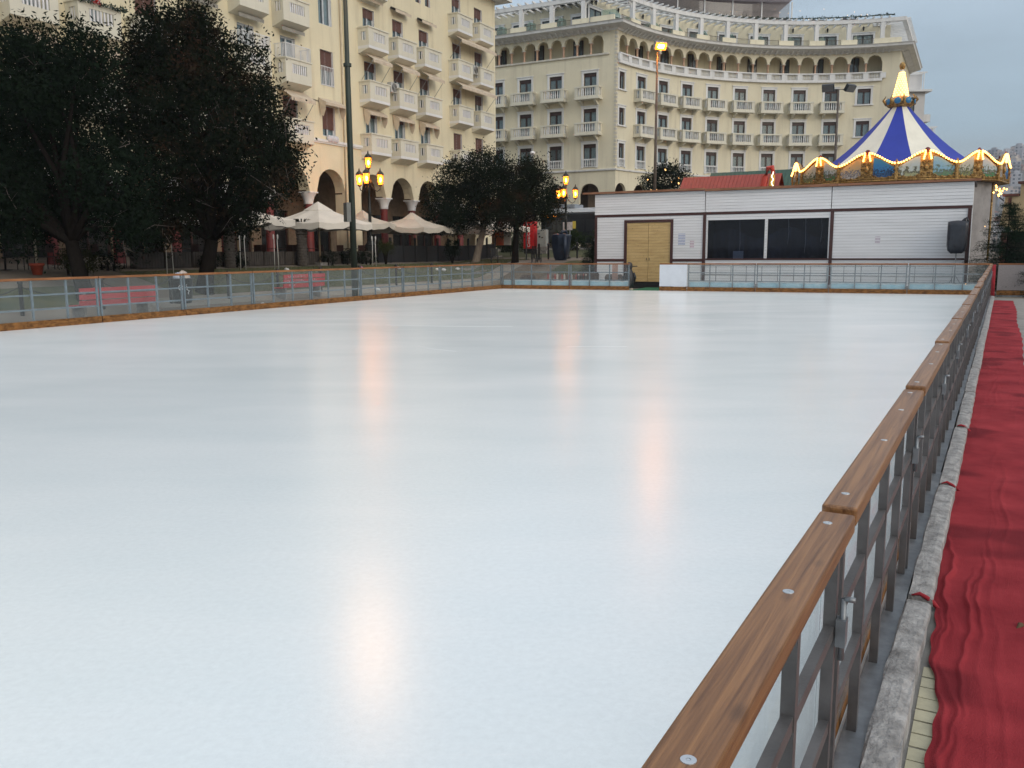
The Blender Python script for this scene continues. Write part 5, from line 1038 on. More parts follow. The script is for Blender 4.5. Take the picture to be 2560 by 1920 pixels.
def chain_run(pts, grp, lb, lc, skip=()):
    prev = None
    for k, (u, w) in enumerate(pts):
        p = GP(u, w); put('chain_bollard', bol, None, p, 0, lb, 'bollard', grp)
        if prev is not None and k not in skip:
            b = MB(); a, c = prev + Vector((0, 0, .8)), p + Vector((0, 0, .8)); b.path([tuple(a.lerp(c, i / 12) - Vector((0, 0, .3 * (1 - (2 * i / 12 - 1) ** 2))) - a) for i in range(13)], .016, 5); b.build('chain', BLACK, None, a, 0, lc, 'chain', grp + ' chains')
        prev = p
chain_run([(12.0, -22.9), (14.6, -23.0), (17.2, -23.1), (19.8, -23.2), (22.4, -23.3), (25.0, -23.4), (27.6, -23.5), (30.3, -23.6), (33, -23.6), (36, -23.6)], 'bollards along the tree side path', 'black bollard carrying a chain along the path under the big trees', 'black chain hanging between bollards under the big trees')
chain_run([(45.2, -23.6), (46.4, -22.8), (47.9, -22.9), (49.3, -21.6), (50.2, -19.8), (50.6, -18.0)], 'bollards by the lamp', 'dark bollard with chain on the pink paving beside the covered shape', 'thin chain slung between bollards on the pink paving')
FLOWER = M('terracotta_red', (.34, .06, .03), .7, .15)
t = thing('flowerpot', 'red clay flowerpot on the café terrace under the dark trees', 'pot', GP(17.9, -27.2)); b = MB(); b.lathe([(0, 0), (.14, 0), (.2, .3), (.23, .3), (.23, .38), (.19, .38), (.18, .3), (0, .3)], 14); b.build('pot', FLOWER, t)
b = MB(); b.tube((0, 0, .3), (0, 0, 2.2), .035); b.build('stake', M('pale_wood', (.35, .3, .24), .8), t)

# ------------------------------------------------------------------ café terrace: parasols, screens, furniture, torches, palms
CANV = M('cream_canvas', (.62, .585, .52), .9, .08, 1.2, bump=.1, bscale=6); CANV2 = M('beige_canvas', (.52, .48, .41), .9, .1, 1.2)
def parasol(label, loc, rz, half, eave, peak, canvas=CANV, sag=.1):
    t = thing('parasol', label, 'parasol', loc, rz); b = MB(); n = 8; rim = []
    for k in range(8): a = R(45 * k); f = half * (1.25 if k % 2 else 1.0); rim.append(Vector((math.cos(a) * f, math.sin(a) * f, eave - (.1 if k % 2 else 0))))
    top = [Vector((r_.x * .17, r_.y * .17, peak - .35)) for r_ in rim]
    for k in range(8):
        a, c, ta, tc_ = rim[k], rim[(k + 1) % 8], top[k], top[(k + 1) % 8]; m = 5; rows = []
        for i in range(m + 1):
            f = i / m; row = []
            for j in range(5): g_ = j / 4; p = ta.lerp(a, f).lerp(tc_.lerp(c, f), g_); p.z -= sag * math.sin(math.pi * g_) * f + .05 * math.sin(math.pi * f); row.append(p)
            rows.append(row)
        b.add([p for r_ in rows for p in r_], [(i * 5 + j, i * 5 + j + 1, i * 5 + j + 6, i * 5 + j + 5) for i in range(m) for j in range(4)], 0, True)
        v = MB
        for j in range(4): p, q = rows[m][j], rows[m][j + 1]; d = Vector((0, 0, .3)); b.quad(p, q, q - d + Vector((0, 0, .05 * (j % 2))), p - d + Vector((0, 0, .05 * ((j + 1) % 2))))
    b.build('canopy', canvas, t)
    b = MB(); rc = [Vector((r_.x * .27, r_.y * .27, peak - .42)) for r_ in rim]; b.add([Vector((0, 0, peak))] + rc, [(0, 1 + k, 1 + (k + 1) % 8) for k in range(8)]); b.add(rc + [p - Vector((0, 0, .1)) for p in rc], [(k, (k + 1) % 8, 8 + (k + 1) % 8, 8 + k) for k in range(8)]); b.build('vent_cap', canvas, t)
    WD = M('parasol_timber', (.30, .22, .14), .6, .2); b = MB(); b.tube((0, 0, -.1), (0, 0, peak - .1), .045, n=8); b.build('pole', WD, t)
    for k in range(8): b = MB(); b.tube((0, 0, peak - .5), rim[k] + Vector((0, 0, -.06)), .018, n=4); b.tube((0, 0, eave - .45), tuple(rim[k] * .55 + Vector((0, 0, (eave - .1) * .45 + .12))), .018, n=4); b.build('rib', WD, t)
    b = MB(); b.box(-.4, .4, -.4, .4, -.08, .1); b.build('base', CONC, t); return t
for u, w, h, e_, pk, lb, cv in [(32.9, -28.0, 1.95, 2.0, 3.25, 'large cream parasol with drooping valance in front of the tall arch', CANV), (28.2, -28.6, 1.9, 2.05, 3.1, 'cream parasol half hidden by the tallest dark tree', CANV), (23.6, -29.0, 1.9, 2.05, 3.0, 'cream parasol behind the tallest dark tree on its other side', CANV), (15.2, -29.0, 1.9, 2.1, 3.1, 'cream parasol showing through the leaves of the left tree', CANV),
                            (39.2, -30.2, 1.7, 2.1, 3.1, 'beige parasol behind the ornate lamp', CANV2), (41.9, -28.7, 1.95, 1.95, 3.05, 'wide beige parasol above the black café screens', CANV2), (44.2, -30.4, 1.5, 2.3, 3.15, 'small beige parasol peak near the arcade columns', CANV2), (46.3, -28.6, 1.9, 1.95, 3.0, 'beige parasol behind the pale leaning trunk', CANV2), (50.6, -28.2, 1.9, 2.0, 3.2, 'cream parasol with red peak band between the two trunks', CANV)]:
    parasol(lb, GP(u, w), RU + rnd.uniform(-.1, .1), h * 1.05, e_ + .05, pk - .25, cv)
SCR = M('black_screen', (.014, .015, .017), .5, .2); DGL = glass('screen_glass', (.35, .37, .38), .05, .1)
for k in range(11):
    u = 37.6 + 1.18 * k; w = -28.05; t = thing('wind_screen', 'low black café wind screen panel on the terrace edge', 'wind screen', GP(u, w), RU, 'black wind screens of the café')
    b = MB(); b.box(0, 1.14, -.02, .02, .02, .92); b.build('panel', SCR, t)
    for x in (0, 1.08): b = MB(); b.box(x, x + .06, -.035, .035, -.05, 1.35); b.build('post', SCR, t)
for k in range(11):
    u = 22.4 + 1.35 * k; t = thing('planter_box', 'dark slatted planter box along the dim terrace under the trees', 'planter', GP(u, -28.2), RU, 'dark planter boxes of the terrace')
    b = MB()
    for i in range(9): b.box(.03 + i * .14, .15 + i * .14, -.2, .2, .02, .62)
    b.box(0, 1.3, -.17, .17, .0, .58); b.build('box', M('dark_planter', (.05, .042, .036), .8, .25), t)
tb = None
for k in range(14):
    u = 13.5 + 2.55 * k + rnd.uniform(-.4, .4); w = -29.6 + rnd.uniform(-.5, .5)
    if tb is None:
        tb = thing('cafe_table', 'small square café table on the dim terrace', 'table', group='café tables on the terrace'); b = MB(); b.box(-.36, .36, -.36, .36, .72, .75); b.build('table_top', BROWN, tb); b = MB(); b.tube((0, 0, .03), (0, 0, .72), .035); b.build('pedestal', BLACK, tb); b = MB(); b.lathe([(.24, 0), (.22, .03), (0, .035)], 12); b.build('foot', BLACK, tb)
        cb = thing('cafe_chair', 'dark café chair drawn up to a terrace table', 'chair', group='café chairs on the terrace'); b = MB(); b.box(-.22, .22, -.22, .22, .43, .47); b.build('seat', BROWN, cb); b = MB(); b.box(-.22, .22, .19, .22, .6, .92); b.build('backrest', BROWN, cb)
        for sx in (-.19, .19):
            for sy in (-.19, .2): b = MB(); b.tube((sx, sy, 0), (sx, sy, .9 if sy > 0 else .43), .016, n=5); b.build('leg', BLACK, cb)
        o, c1 = tb, cb
    else: o = dup(tb); c1 = dup(cb)
    p = GP(u, w); o.location = p; o.rotation_euler = (0, 0, RU); c1.location = p + W(.75, 0, 0); c1.rotation_euler = (0, 0, RU - R(90)); c2 = dup(cb); c2.location = p + W(-.75, .1, 0); c2.rotation_euler = (0, 0, RU + R(90))
TOR = M('pale_torch', (.52, .52, .50), .5, .1)
for k, (u, w) in enumerate([(26.7, -27.0), (27.0, -27.0), (28.6, -26.9), (28.85, -26.9), (33.9, -26.9), (34.2, -26.9), (35.6, -26.9), (35.9, -26.9), (22.6, -26.6), (22.9, -26.6)]):
    t = thing('garden_torch', 'thin pale garden torch stuck in the lawn in front of the terrace', 'torch', GP(u, w, -.03), 0, 'pale garden torches in pairs'); b = MB(); b.path([(0, 0, 0), (.02 * (-1) ** k, 0, 1.35)], .016, 6); b.build('stick', TOR, t); b = MB(); b.lathe([(.02, 1.33), (.035, 1.38), (.04, 1.5), (.015, 1.54), (0, 1.56)], 8); b.build('burner', TOR, t)
PALMB = M('palm_bark', (.06, .052, .045), .95, .4, 14, bump=.8, bscale=18)
for u, w, lb in ((26.8, -27.7, 'thick scaly palm stump beside the left parasol'), (31.2, -27.6, 'thick scaly palm stump beside the large cream parasol')):
    t = thing('palm_stump', lb, 'palm', GP(u, w)); b = MB(); n = 14; prof = []
    for i in range(15): z = i * .13; prof += [(.22 + .03 * (i > 10), z), (.27 + .03 * (i > 10), z + .10), (.22, z + .12)]
    b.lathe([(.2, -.1)] + prof + [(0, 1.98)], n); b.build('trunk', PALMB, t)
    b = MB()
    for k in range(30):
        a = rnd.uniform(0, 6.28); l = rnd.uniform(.4, .75); c, s_ = math.cos(a), math.sin(a); q = Vector((-s_, c, 0)) * .03; p0, p1, p2 = Vector((c * .1, s_ * .1, 1.9)), Vector((c * l * .6, s_ * l * .6, 2.15)), Vector((c * l, s_ * l, 1.95 + rnd.uniform(-.2, .2))); b.quad(p0 - q, p0 + q, p1 + q, p1 - q); b.add([p1 - q, p1 + q, p2], [(0, 1, 2)])
    b.build('fronds', LEAF1, t)

# ------------------------------------------------------------------ street corner: bus, cooler, posters, cabinet, covered shape, signs
def text_mesh(txt, size, name):
    c = bpy.data.curves.new(name, 'FONT'); c.body = txt; c.size = size; c.align_x = 'CENTER'; c.align_y = 'CENTER'; c.extrude = .004; o = bpy.data.objects.new(name, c); COL.objects.link(o)
    me = bpy.data.meshes.new_from_object(o.evaluated_get(bpy.context.evaluated_depsgraph_get())); bpy.data.objects.remove(o); return me
bus = thing('bus', 'dark city bus with white roof and orange destination display behind the hedge', 'bus', W(63.8, -31.2, gz(64, -28) + .02), RW)
BUSD = M('dark_bus_body', (.018, .022, .028), .25, .15); BUSW = M('white_bus_roof', (.66, .69, .72), .4, .05)
b = MB(); b.box(0, 6.5, 0, 2.5, .35, 2.72); bevel(b.build('body', BUSD, bus), .12, 3)
b = MB(); b.box(.02, 6.48, .05, 2.45, 2.725, 2.84); b.box(.7, 4.9, .3, 2.2, 2.845, 3.1); bevel(b.build('roof', BUSW, bus), .07, 3)
b = MB(); b.box(1.5, 2.9, .25, 2.0, 3.105, 3.42); bevel(b.build('roof_unit', M('grey_roof_unit', (.27, .3, .34), .5), bus), .04)
for k in range(5): b = MB(); b.box(.25 + 1.25 * k, 1.35 + 1.25 * k, -.012, -.003, 1.25, 2.2); b.build('side_window', M('bus_glass', (.03, .035, .04), .05, .1), bus)
for x in (1.4, 4.9):
    b = MB(); b.tube((x, -.02, .48), (x, .3, .48), .48, n=20); wl_ = b.build('wheel', M('tyre', (.02, .02, .02), .85), bus); b = MB(); b.tube((x, -.035, .48), (x, -.021, .48), .27, n=16); b.build('rim', GREYM, wl_)
b = MB(); b.box(.1, 1.6, -.02, -.003, 2.3, 2.62); dp_ = b.build('display', BLACK, bus)
tm_ = text_mesh('N.Σ. ΣTAΘ', .24, 'display_text'); tm_.materials.append(emit('amber_led', (1, .3, .02), 3)); o = put('lettering', tm_, dp_, (.85, -.028, 2.46)); o.rotation_euler = (R(90), 0, 0)
t = thing('drinks_cooler', 'tall red drinks cooler with white vertical lettering', 'cooler', GP(53.8, -27.25, .0), RW); RD = M('cooler_red', (.52, .018, .02), .35, .08)
b = MB(); b.box(-.4, .4, 0, .6, .35, 2.2); bevel(b.build('cabinet', RD, t), .03); b = MB(); b.box(-.36, .36, .04, .56, -.05, .345); b.build('base', BLACK, t)
tm_ = text_mesh('Coca-Cola', .32, 'cooler_text'); tm_.materials.append(M('sign_white', (.75, .75, .75), .5)); o = put('lettering', tm_, t, (.03, -.012, 1.15)); o.rotation_euler = (R(90), R(-90), 0)
b = MB(); b.box(-.3, .3, -.01, -.003, 1.95, 2.05); b.build('top_strip', M('sign_pink', (.6, .3, .3), .5), t)
t = thing('poster_stand', 'café poster stand in orange red and pale print beside the cooler', 'poster', GP(51.3, -28.0), RW); b = MB(); b.box(-.75, .15, 0, .05, .75, 2.3); b.build('orange_poster', M('orange_print', (.60, .09, .03), .5, .3, 2, col2=(.55, .25, .10)), t); b = MB(); b.box(.17, .7, 0, .05, .75, 2.3); b.build('pale_poster', M('pale_print', (.5, .48, .46), .5, .3, 3, col2=(.62, .60, .58)), t)
for x in (-.7, .64): b = MB(); b.tube((x, .08, -.05), (x, .08, 2.3), .025, n=6); b.build('leg', BLACK, t)
t = thing('utility_cabinet', 'grey metal utility cabinet on a plinth by the hedge', 'cabinet', GP(53.7, -26.2), RW); b = MB(); b.box(-.34, .34, 0, .4, .5, 1.65); bevel(b.build('case', M('cabinet_grey', (.30, .32, .31), .5, .1), t), .02); b = MB(); b.box(-.36, .36, -.02, .42, -.05, .495); b.build('plinth', CONC, t); b = MB(); b.box(-.2, -.08, -.008, -.002, 1.1, 1.22); b.build('label_plate', BLACK, t)
t = thing('notice_board', 'pale round-topped notice board next to the bus', 'sign', GP(55.5, -25.0), RW); b = MB(); b.box(-.42, .3, 0, .03, 1.5, 2.05); b.build('plate', M('notice_grey', (.5, .48, .5), .5, .25, 8), t); b = MB(); b.box(.32, .55, 0, .03, 1.6, 2.1); b.build('yellow_plate', M('notice_yellow', (.6, .5, .08), .5), t); b = MB(); b.tube((.1, .05, -.05), (.1, .05, 2.0), .03); b.build('post', GREYM, t)
t = thing('wrapped_statue', 'bulky shape wrapped in dark blue tarpaulin on the grass', 'covered object', GP(46.6, -21.45), RW); TARP = M('navy_tarpaulin', (.018, .030, .055), .4, .3, 3, spec=.5, bump=.4, bscale=5)
wrinkled([(.30, .2, .0), (.36, .3, .15), (.42, .36, .5), (.48, .4, 1.0), (.52, .42, 1.35), (.53, .4, 1.47), (.40, .28, 1.52), (.12, .1, 1.58)], 44, .03, 8).build('tarpaulin', TARP, t)
b = MB(); b.path([(.05, -.2, 1.5), (.14, -.1, 1.68), (.26, 0, 1.72), (.32, .1, 1.55)], [.12, .09, .08, .1], 7); b.path([(.42, -.42, 1.35), (.45, -.46, .7), (.42, -.4, .12)], [.1, .12, .07], 7); b.build('tarpaulin_fold', TARP, t)
t = thing('security_camera', 'white dome camera on a pole above the russet tree', 'camera', GP(46.9, -23.9)); b = MB(); b.tube((0, 0, -.1), (0, 0, 6.1), .045); b.path([(0, 0, 6.0), (.1, -.05, 6.25), (.3, -.15, 6.3)], .03, 6); b.build('pole', GREYM, t); b = MB(); b.lathe([(0, 6.18), (.12, 6.2), (.16, 6.27), (.13, 6.36), (0, 6.4)], 14, (.38, -.2, 0)); b.build('dome', WHITE, t)
# toy-train fence and small things behind the corner panels
t = thing('picket_fence', 'low picket fence in red, white and brown behind the corner panels', 'fence', W(39.6, -19.0, gz(39.6, -19)), RW); cs = [M('picket_%d' % k, c, .7, .1) for k, c in enumerate(((.34, .06, .05), (.55, .5, .45), (.14, .09, .07)))]
for k in range(17): b = MB(); b.add([(k * .13, 0, 0), (k * .13 + .09, 0, 0), (k * .13 + .09, 0, .62), (k * .13 + .045, 0, .7), (k * .13, 0, .62), (k * .13, .02, 0), (k * .13 + .09, .02, 0), (k * .13 + .09, .02, .62), (k * .13 + .045, .02, .7), (k * .13, .02, .62)], [(0, 1, 2, 3, 4), (9, 8, 7, 6, 5), (0, 5, 6, 1), (1, 6, 7, 2), (2, 7, 8, 3), (3, 8, 9, 4), (4, 9, 5, 0)]); b.build('picket', cs[k % 3], t)
for z in (.15, .5): b = MB(); b.box(0, 2.2, .022, .05, z, z + .06); b.build('rail', cs[2], t)
CRATE = M('dark_crate', (.05, .035, .032), .8, .3)
for k, (u, w, s_, h, lb) in enumerate([(39.0, -19.8, .55, .55, 'dark wooden box behind the corner panel'), (39.9, -16.9, .95, .75, 'dark wide chest behind the middle wave panel'), (39.6, -15.4, .7, .62, 'brown chest beside the pinkish timber post')]):
    b = MB(); b.box(-s_ / 2, s_ / 2, -.3, .3, 0, h * .75); t = thing('chest', lb, 'chest', W(u, w, gz(u, w)), RW); b.build('box', CRATE, t); b = MB(); b.prism([(.31 * math.cos(a * .314), h * .75 + .004 + .22 * math.sin(a * .314)) for a in range(11)], -s_ / 2 - .01, s_ / 2 + .01, lambda p, a: (a, p[0], p[1])); b.build('lid', CRATE, t)
for k, (u, w) in enumerate([(44.2, -24.6), (44.9, -22.2), (43.6, -21.6)]):
    t = thing('park_chair', 'dark slatted chair near the black tree trunk', 'chair', GP(u, w), rnd.uniform(0, 3), 'dark chairs near the black trunk'); b = MB(); b.box(-.22, .22, -.2, .2, .42, .46); b.build('seat', BLACK, t); b = MB()
    for i in range(3): b.box(-.2 + .16 * i, -.12 + .16 * i, .18, .21, .46, .9)
    b.build('backrest', BLACK, t)
    for sx in (-.19, .19):
        for sy in (-.17, .17): b = MB(); b.tube((sx, sy, 0), (sx, sy, .42), .018, n=5); b.build('leg', BLACK, t)
for k, (u, w, c) in enumerate([(36.9, -26.2, (.6, .55, .58)), (39.6, -25.6, (.62, .6, .58)), (40.1, -25.5, (.6, .6, .62)), (41.7, -25.6, (.58, .58, .58)), (34.0, -26.4, (.55, .2, .35)), (30.6, -22.9, (.6, .62, .64)), (22.0, -21.3, (.6, .6, .6)), (28.9, -26.5, (.62, .62, .62))]):
    r_ = .13; b = wrinkled([(r_ * .6, r_ * .5, 0), (r_, r_ * .8, .05), (r_ * .7, r_ * .6, .11), (r_ * .1, r_ * .1, .13)], 12, .15, 200 + k); b.build('litter', M('litter_%d' % k, c, .8, .1), None, GP(u, w), rnd.uniform(0, 3), 'scrap of pale litter lying on the lawn and path', 'litter', 'pale litter on the ground')

# ------------------------------------------------------------------ fair behind the kiosk
def chalet(label, loc, L, dp, eave, ridge, col):
    t = thing('market_chalet', label, 'chalet', loc, RW); b = MB(); b.box(0, L, .3, dp - .3, 0, eave - .05); b.build('wall', M('chalet_timber', (.20, .13, .08), .8, .2, 3), t); b = MB(); n = 26
    for k in range(n):
        x0, x1 = -.2 + (L + .4) * k / n, -.2 + (L + .4) * (k + 1) / n - .012
        b.add([(x0, 0, eave), (x1, 0, eave), (x1, dp / 2, ridge), (x0, dp / 2, ridge), (x0, 0, eave + .05), (x1, 0, eave + .05), (x1, dp / 2, ridge + .05), (x0, dp / 2, ridge + .05)], [(4, 5, 6, 7), (0, 1, 5, 4), (0, 4, 7, 3), (1, 2, 6, 5), (0, 3, 2, 1)])
    b.quad((-.2, dp, eave), (L + .2, dp, eave), (L + .2, dp / 2, ridge + .05), (-.2, dp / 2, ridge + .05)); b.build('roof', col, t)
    b = MB(); b.add([(0, .3, eave - .05), (0, dp / 2, ridge - .05), (0, dp - .3, eave - .05), (L, .3, eave - .05), (L, dp / 2, ridge - .05), (L, dp - .3, eave - .05)], [(0, 1, 2), (3, 4, 5)]); b.build('gable', M('chalet_timber', (.2, .13, .08)), t); return t
chalet('chalet with sloping red tin roof rising behind the kiosk', W(50.2, -15.6, .5), 5.4, 3.6, 3.9, 5.55, M('red_tin', (.30, .045, .03), .45, .12, 3, spec=.4))
chalet('chalet with dark green roof behind the red roofed one', W(55.0, -15.2, .8), 6.5, 3.4, 4.4, 5.85, M('green_tin', (.018, .075, .05), .5, .15, 3))
t = thing('fair_ride', 'red arched fair ride with coloured lights and orange balls', 'ride', W(48.4, -10.15, 0), RW); RR = M('ride_red', (.50, .04, .02), .4, .1); YY = M('ride_yellow', (.55, .33, .04), .4, .15)
b = MB(); b.path([(-.25, 0, .0), (-.2, 0, 4.6), (-.05, 0, 5.6), (.1, 0, 6.1), (.3, 0, 6.15), (.38, 0, 5.8)], [.2, .2, .17, .15, .13, .1], 10); b.build('red_arm', RR, t)
b = MB(); b.path([(.25, 0, 0), (.25, 0, 4.6), (.35, 0, 5.75)], [.2, .18, .12], 10); b.build('yellow_column', YY, t)
b = MB()
for k in range(22): b.lathe([(0, -.035), (.035, 0), (0, .035)], 6, (.38 + .04 * math.sin(k), -.2, 4.7 + .055 * k))
b.build('lights', emit('ride_bulb', (.9, .85, .7), 3), t, kind='stuff')
for x, z, y in ((-.62, 4.85, 0), (.72, 4.55, 0)):
    b = MB(); b.lathe([(.27 * math.sin(a * .3142), -.27 * math.cos(a * .3142)) for a in range(11)], 14, (x, y, z)); b.tube((x, y, 0), (x, y, z - .25), .05, n=6); b.build('orange_ball', M('ride_orange', (.62, .25, .03), .45, .2), t)

# carousel
GOLD = M('gilt', (.12, .055, .012), .4, .4, 11, metal=.3, bump=.8, bscale=26, col2=(.60, .38, .12)); BLUEC = M('blue_canvas', (.022, .045, .36), .75, .06, 1.5); WHC = M('white_canvas', (.78, .75, .64), .8, .06, 1.5); RUBY = M('red_medallion', (.14, .012, .012), .3, .2)
BULB = emit('carousel_bulb', (1.0, .48, .11), 7.5)
car = thing('carousel', 'carousel with blue and white striped canopy, gilt rim and glowing bulbs', 'carousel', W(52.1, -4.0, .1), R(-12.35)); CR = 5.15
NP = 12; pics = []
for k, (sk, gd, fg) in enumerate((((.42, .50, .52), (.30, .32, .18), (.03, .03, .03)), ((.22, .42, .58), (.10, .22, .12), (.10, .12, .10)), ((.40, .42, .38), (.20, .21, .07), (.02, .03, .02)), ((.38, .45, .50), (.03, .20, .08), (.12, .03, .03)), ((.55, .38, .18), (.45, .42, .38), (.08, .07, .10)), ((.03, .22, .52), (.03, .12, .30), (.01, .01, .02)))):
    m = bpy.data.materials.new('painted_scene_%d' % k); m.use_nodes = True; N, L = m.node_tree.nodes, m.node_tree.links; p = N['Principled BSDF']; p.inputs['Roughness'].default_value = .5
    tcn = N.new('ShaderNodeTexCoord'); sp_ = N.new('ShaderNodeSeparateXYZ'); n = N.new('ShaderNodeTexNoise'); n.inputs['Scale'].default_value = 5 + 1.5 * k; n.inputs['Detail'].default_value = 5; L.new(tcn.outputs['Object'], n.inputs['Vector']); L.new(tcn.outputs['Object'], sp_.inputs[0])
    a = N.new('ShaderNodeMath'); a.operation = 'MULTIPLY_ADD'; a.inputs[1].default_value = 1.5; L.new(n.outputs[0], a.inputs[0]); L.new(sp_.outputs[2], a.inputs[2])
    rp = N.new('ShaderNodeValToRGB'); mr_ = N.new('ShaderNodeMapRange'); mr_.inputs[1].default_value = .75; mr_.inputs[2].default_value = 1.85; L.new(a.outputs[0], mr_.inputs[0]); L.new(mr_.outputs[0], rp.inputs[0]); e_ = rp.color_ramp.elements; e_[0].position = .2; e_[0].color = (*gd, 1); e_[1].position = .62; e_[1].color = (*sk, 1); q = e_.new(.42); q.color = (*fg, 1); q = e_.new(.50); q.color = (*[.5 * (x + y) for x, y in zip(sk, gd)], 1); L.new(rp.outputs[0], p.inputs['Base Color']); pics.append(m)
def rim_top(f): return .86 + .56 * (.5 - .5 * math.cos(2 * math.pi * f)) ** .9          # trough, crest, trough
hw_ = CR * math.tan(math.pi / NP); zb = 4.95
def rim_panel(k):
    t_ = MB(); n = 24
    for i in range(n):
        f0, f1 = i / n, (i + 1) / n; x0, x1 = -hw_ + 2 * hw_ * f0, -hw_ + 2 * hw_ * f1
        for y in (0, .08): t_.quad((x0, y, 0), (x1, y, 0), (x1, y, rim_top(f1)), (x0, y, rim_top(f0)))
        t_.quad((x0, 0, rim_top(f0)), (x1, 0, rim_top(f1)), (x1, .08, rim_top(f1)), (x0, .08, rim_top(f0)))
        t_.path([(x0, -.03, rim_top(f0) - .03), (x1, -.03, rim_top(f1) - .03)], .045, 5)
    t_.path([(-hw_, -.03, .05), (hw_, -.03, .05)], .05, 5); t_.path([(-hw_, -.03, .14), (hw_, -.03, .14)], .02, 5)
    return t_
ornm = MB()
def scroll(b, x, z, r_, s_, r0=.022):
    b.path([(x + s_ * r_ * (1 - q / 16) * math.cos(q * .62), -.05, z + r_ * (1 - q / 16) * math.sin(q * .62)) for q in range(14)], r0, 5)
for s_ in (-1, 1):
    for x, z, r_ in ((.16, .30, .13), (.36, .2, .11), (.2, .62, .09), (1.30, .26, .12), (1.42, .52, .10), (1.05, .17, .07), (.72, .16, .06), (1.28, .76, .07)): scroll(ornm, s_ * x, z, r_, s_)
    scroll(ornm, s_ * .1, .86, .10, s_)
ornm.lathe([(0, 0), (.08, .05), (.12, .2), (.07, .34), (0, .4)], 8, (0, -.02, .42))
for x in (-hw_, hw_): ornm.box(x - .05, x + .05, -.08, -.01, 0, .82); ornm.lathe([(.06, .82), (.035, .9), (.05, .95), (0, 1.05)], 7, (x, -.04, 0))
ornm = ornm.mesh('gilt_scrolls', GOLD)
medm = MB(); medm.lathe([(0, .07), (.08, .05), (.13, 0)], 12); medm = medm.mesh('medallion', RUBY); bulbm = MB()
for i in range(23):
    f = (i + .5) / 23
    if abs(f - .5) < .04: continue
    bulbm.lathe([(0, -.052), (.045, -.026), (.045, .026), (0, .052)], 7, (-hw_ + 2 * hw_ * f, -.11, rim_top(f) - .02))
for s_ in (-1, 1):
    for i in range(4): bulbm.lathe([(0, -.05), (.043, -.025), (.043, .025), (0, .05)], 7, (s_ * (.11 + .02 * i), -.11, rim_top(.5) - .12 - .09 * i))
bulbm = bulbm.mesh('bulb_row', BULB); pm_ = {}
def pic_mesh(side, m):
    b = MB(); n = 10; x0, x1 = (.30, 1.30); tp = lambda x: rim_top(.5 + x / (2 * hw_)) - .13 - .09 * ((x - .8) / .5) ** 2
    for i in range(n):
        a, c = x0 + (x1 - x0) * i / n, x0 + (x1 - x0) * (i + 1) / n; lo = lambda x: .2 + .08 * ((x - .8) / .5) ** 2
        b.quad((side * a, -.012, lo(a)), (side * c, -.012, lo(c)), (side * c, -.012, tp(c)), (side * a, -.012, tp(a)))
    return b.mesh('painted_scene', m)
rimm = rim_panel(0).mesh('rim_panel', GOLD)
for k in range(NP):
    a = R(-86.25 + 360 * k / NP); o = put('rim_panel', rimm, car, (CR * math.cos(a), CR * math.sin(a), zb), a + math.pi / 2)
    put('gilt_scrolls', ornm, o, kind='stuff'); q = put('medallion', medm, o, (0, -.03, rim_top(.5) + .02)); q.rotation_euler = (R(90), 0, 0); put('bulb_row', bulbm, o, kind='stuff')
    for s_ in (-1, 1): put('painted_scene', pic_mesh(s_, pics[(2 * k + (s_ > 0)) % 6]), o)
NW = 12
def prof(f): r_ = .42 + (CR - .25 - .42) * f; return r_, 9.25 - .05 - (9.2 - 5.55) * (1.55 * f - .55 * f * f) / 1.0
cone = []
for f in [i / 10 for i in range(11)]:
    r_ = .42 + (CR - .67) * f; z = 5.55 + 3.65 * (1 - f) ** 1.45; cone.append((r_, z))
for k in range(NW):
    b = MB(); a0, a1 = 2 * math.pi * k / NW, 2 * math.pi * (k + 1) / NW; m = 4; vs = []
    for r_, z in cone:
        for j in range(m + 1):
            g_ = j / m; a = a0 + (a1 - a0) * g_; q = r_ * (math.cos((a1 - a0) / 2) / math.cos(a - (a0 + a1) / 2)); vs.append((q * math.cos(a), q * math.sin(a), z - .06 * math.sin(math.pi * g_) * r_ / CR))
    b.add(vs, [(i * (m + 1) + j, i * (m + 1) + j + 1, (i + 1) * (m + 1) + j + 1, (i + 1) * (m + 1) + j) for i in range(10) for j in range(m)], 0, True); b.build('canopy_stripe', WHC if k % 2 else BLUEC, car)
b = MB(); b.lathe([(.42, 9.12), (.62, 9.2), (.74, 9.35), (.6, 9.5), (.5, 9.62), (.3, 9.72)], 12)
for k in range(8): a = k * .785; b.path([(.7 * math.cos(a), .7 * math.sin(a), 9.3), (.86 * math.cos(a), .86 * math.sin(a), 9.55), (.74 * math.cos(a), .74 * math.sin(a), 9.75)], [.08, .07, .03], 6)
cw = b.build('crown', GOLD, car); bdm = MB(); bdm.lathe([(0, .04), (.15, .02), (.17, 0)], 14); bdm = bdm.mesh('blue_disc', M('blue_enamel', (.03, .20, .42), .3, .15))
for k in range(8): a = (k + .5) * .785; o = put('blue_disc', bdm, cw, (.72 * math.cos(a), .72 * math.sin(a), 9.44)); o.rotation_euler = (R(90), 0, a + math.pi / 2)
b = MB(); b.lathe([(.36, 9.7), (.27, 10.2), (.17, 10.8), (.11, 11.0), (.09, 11.1)], 10); sp_ = b.build('spire', WHC, car)
b = MB()
for i in range(11):
    z = 9.78 + .115 * i; r_ = .37 - .025 * i
    for j in range(12): a = j * .5236 + i * .26; b.lathe([(0, -.045), (.038, -.02), (.038, .02), (0, .045)], 6, (r_ * math.cos(a), r_ * math.sin(a), z))
b.build('bulb_row', BULB, sp_, kind='stuff'); b = MB(); b.lathe([(.06, 11.05), (.1, 11.12), (.15, 11.25), (.16, 11.33), (.12, 11.44), (.04, 11.5), (0, 11.52)], 12); b.build('finial', GOLD, sp_)
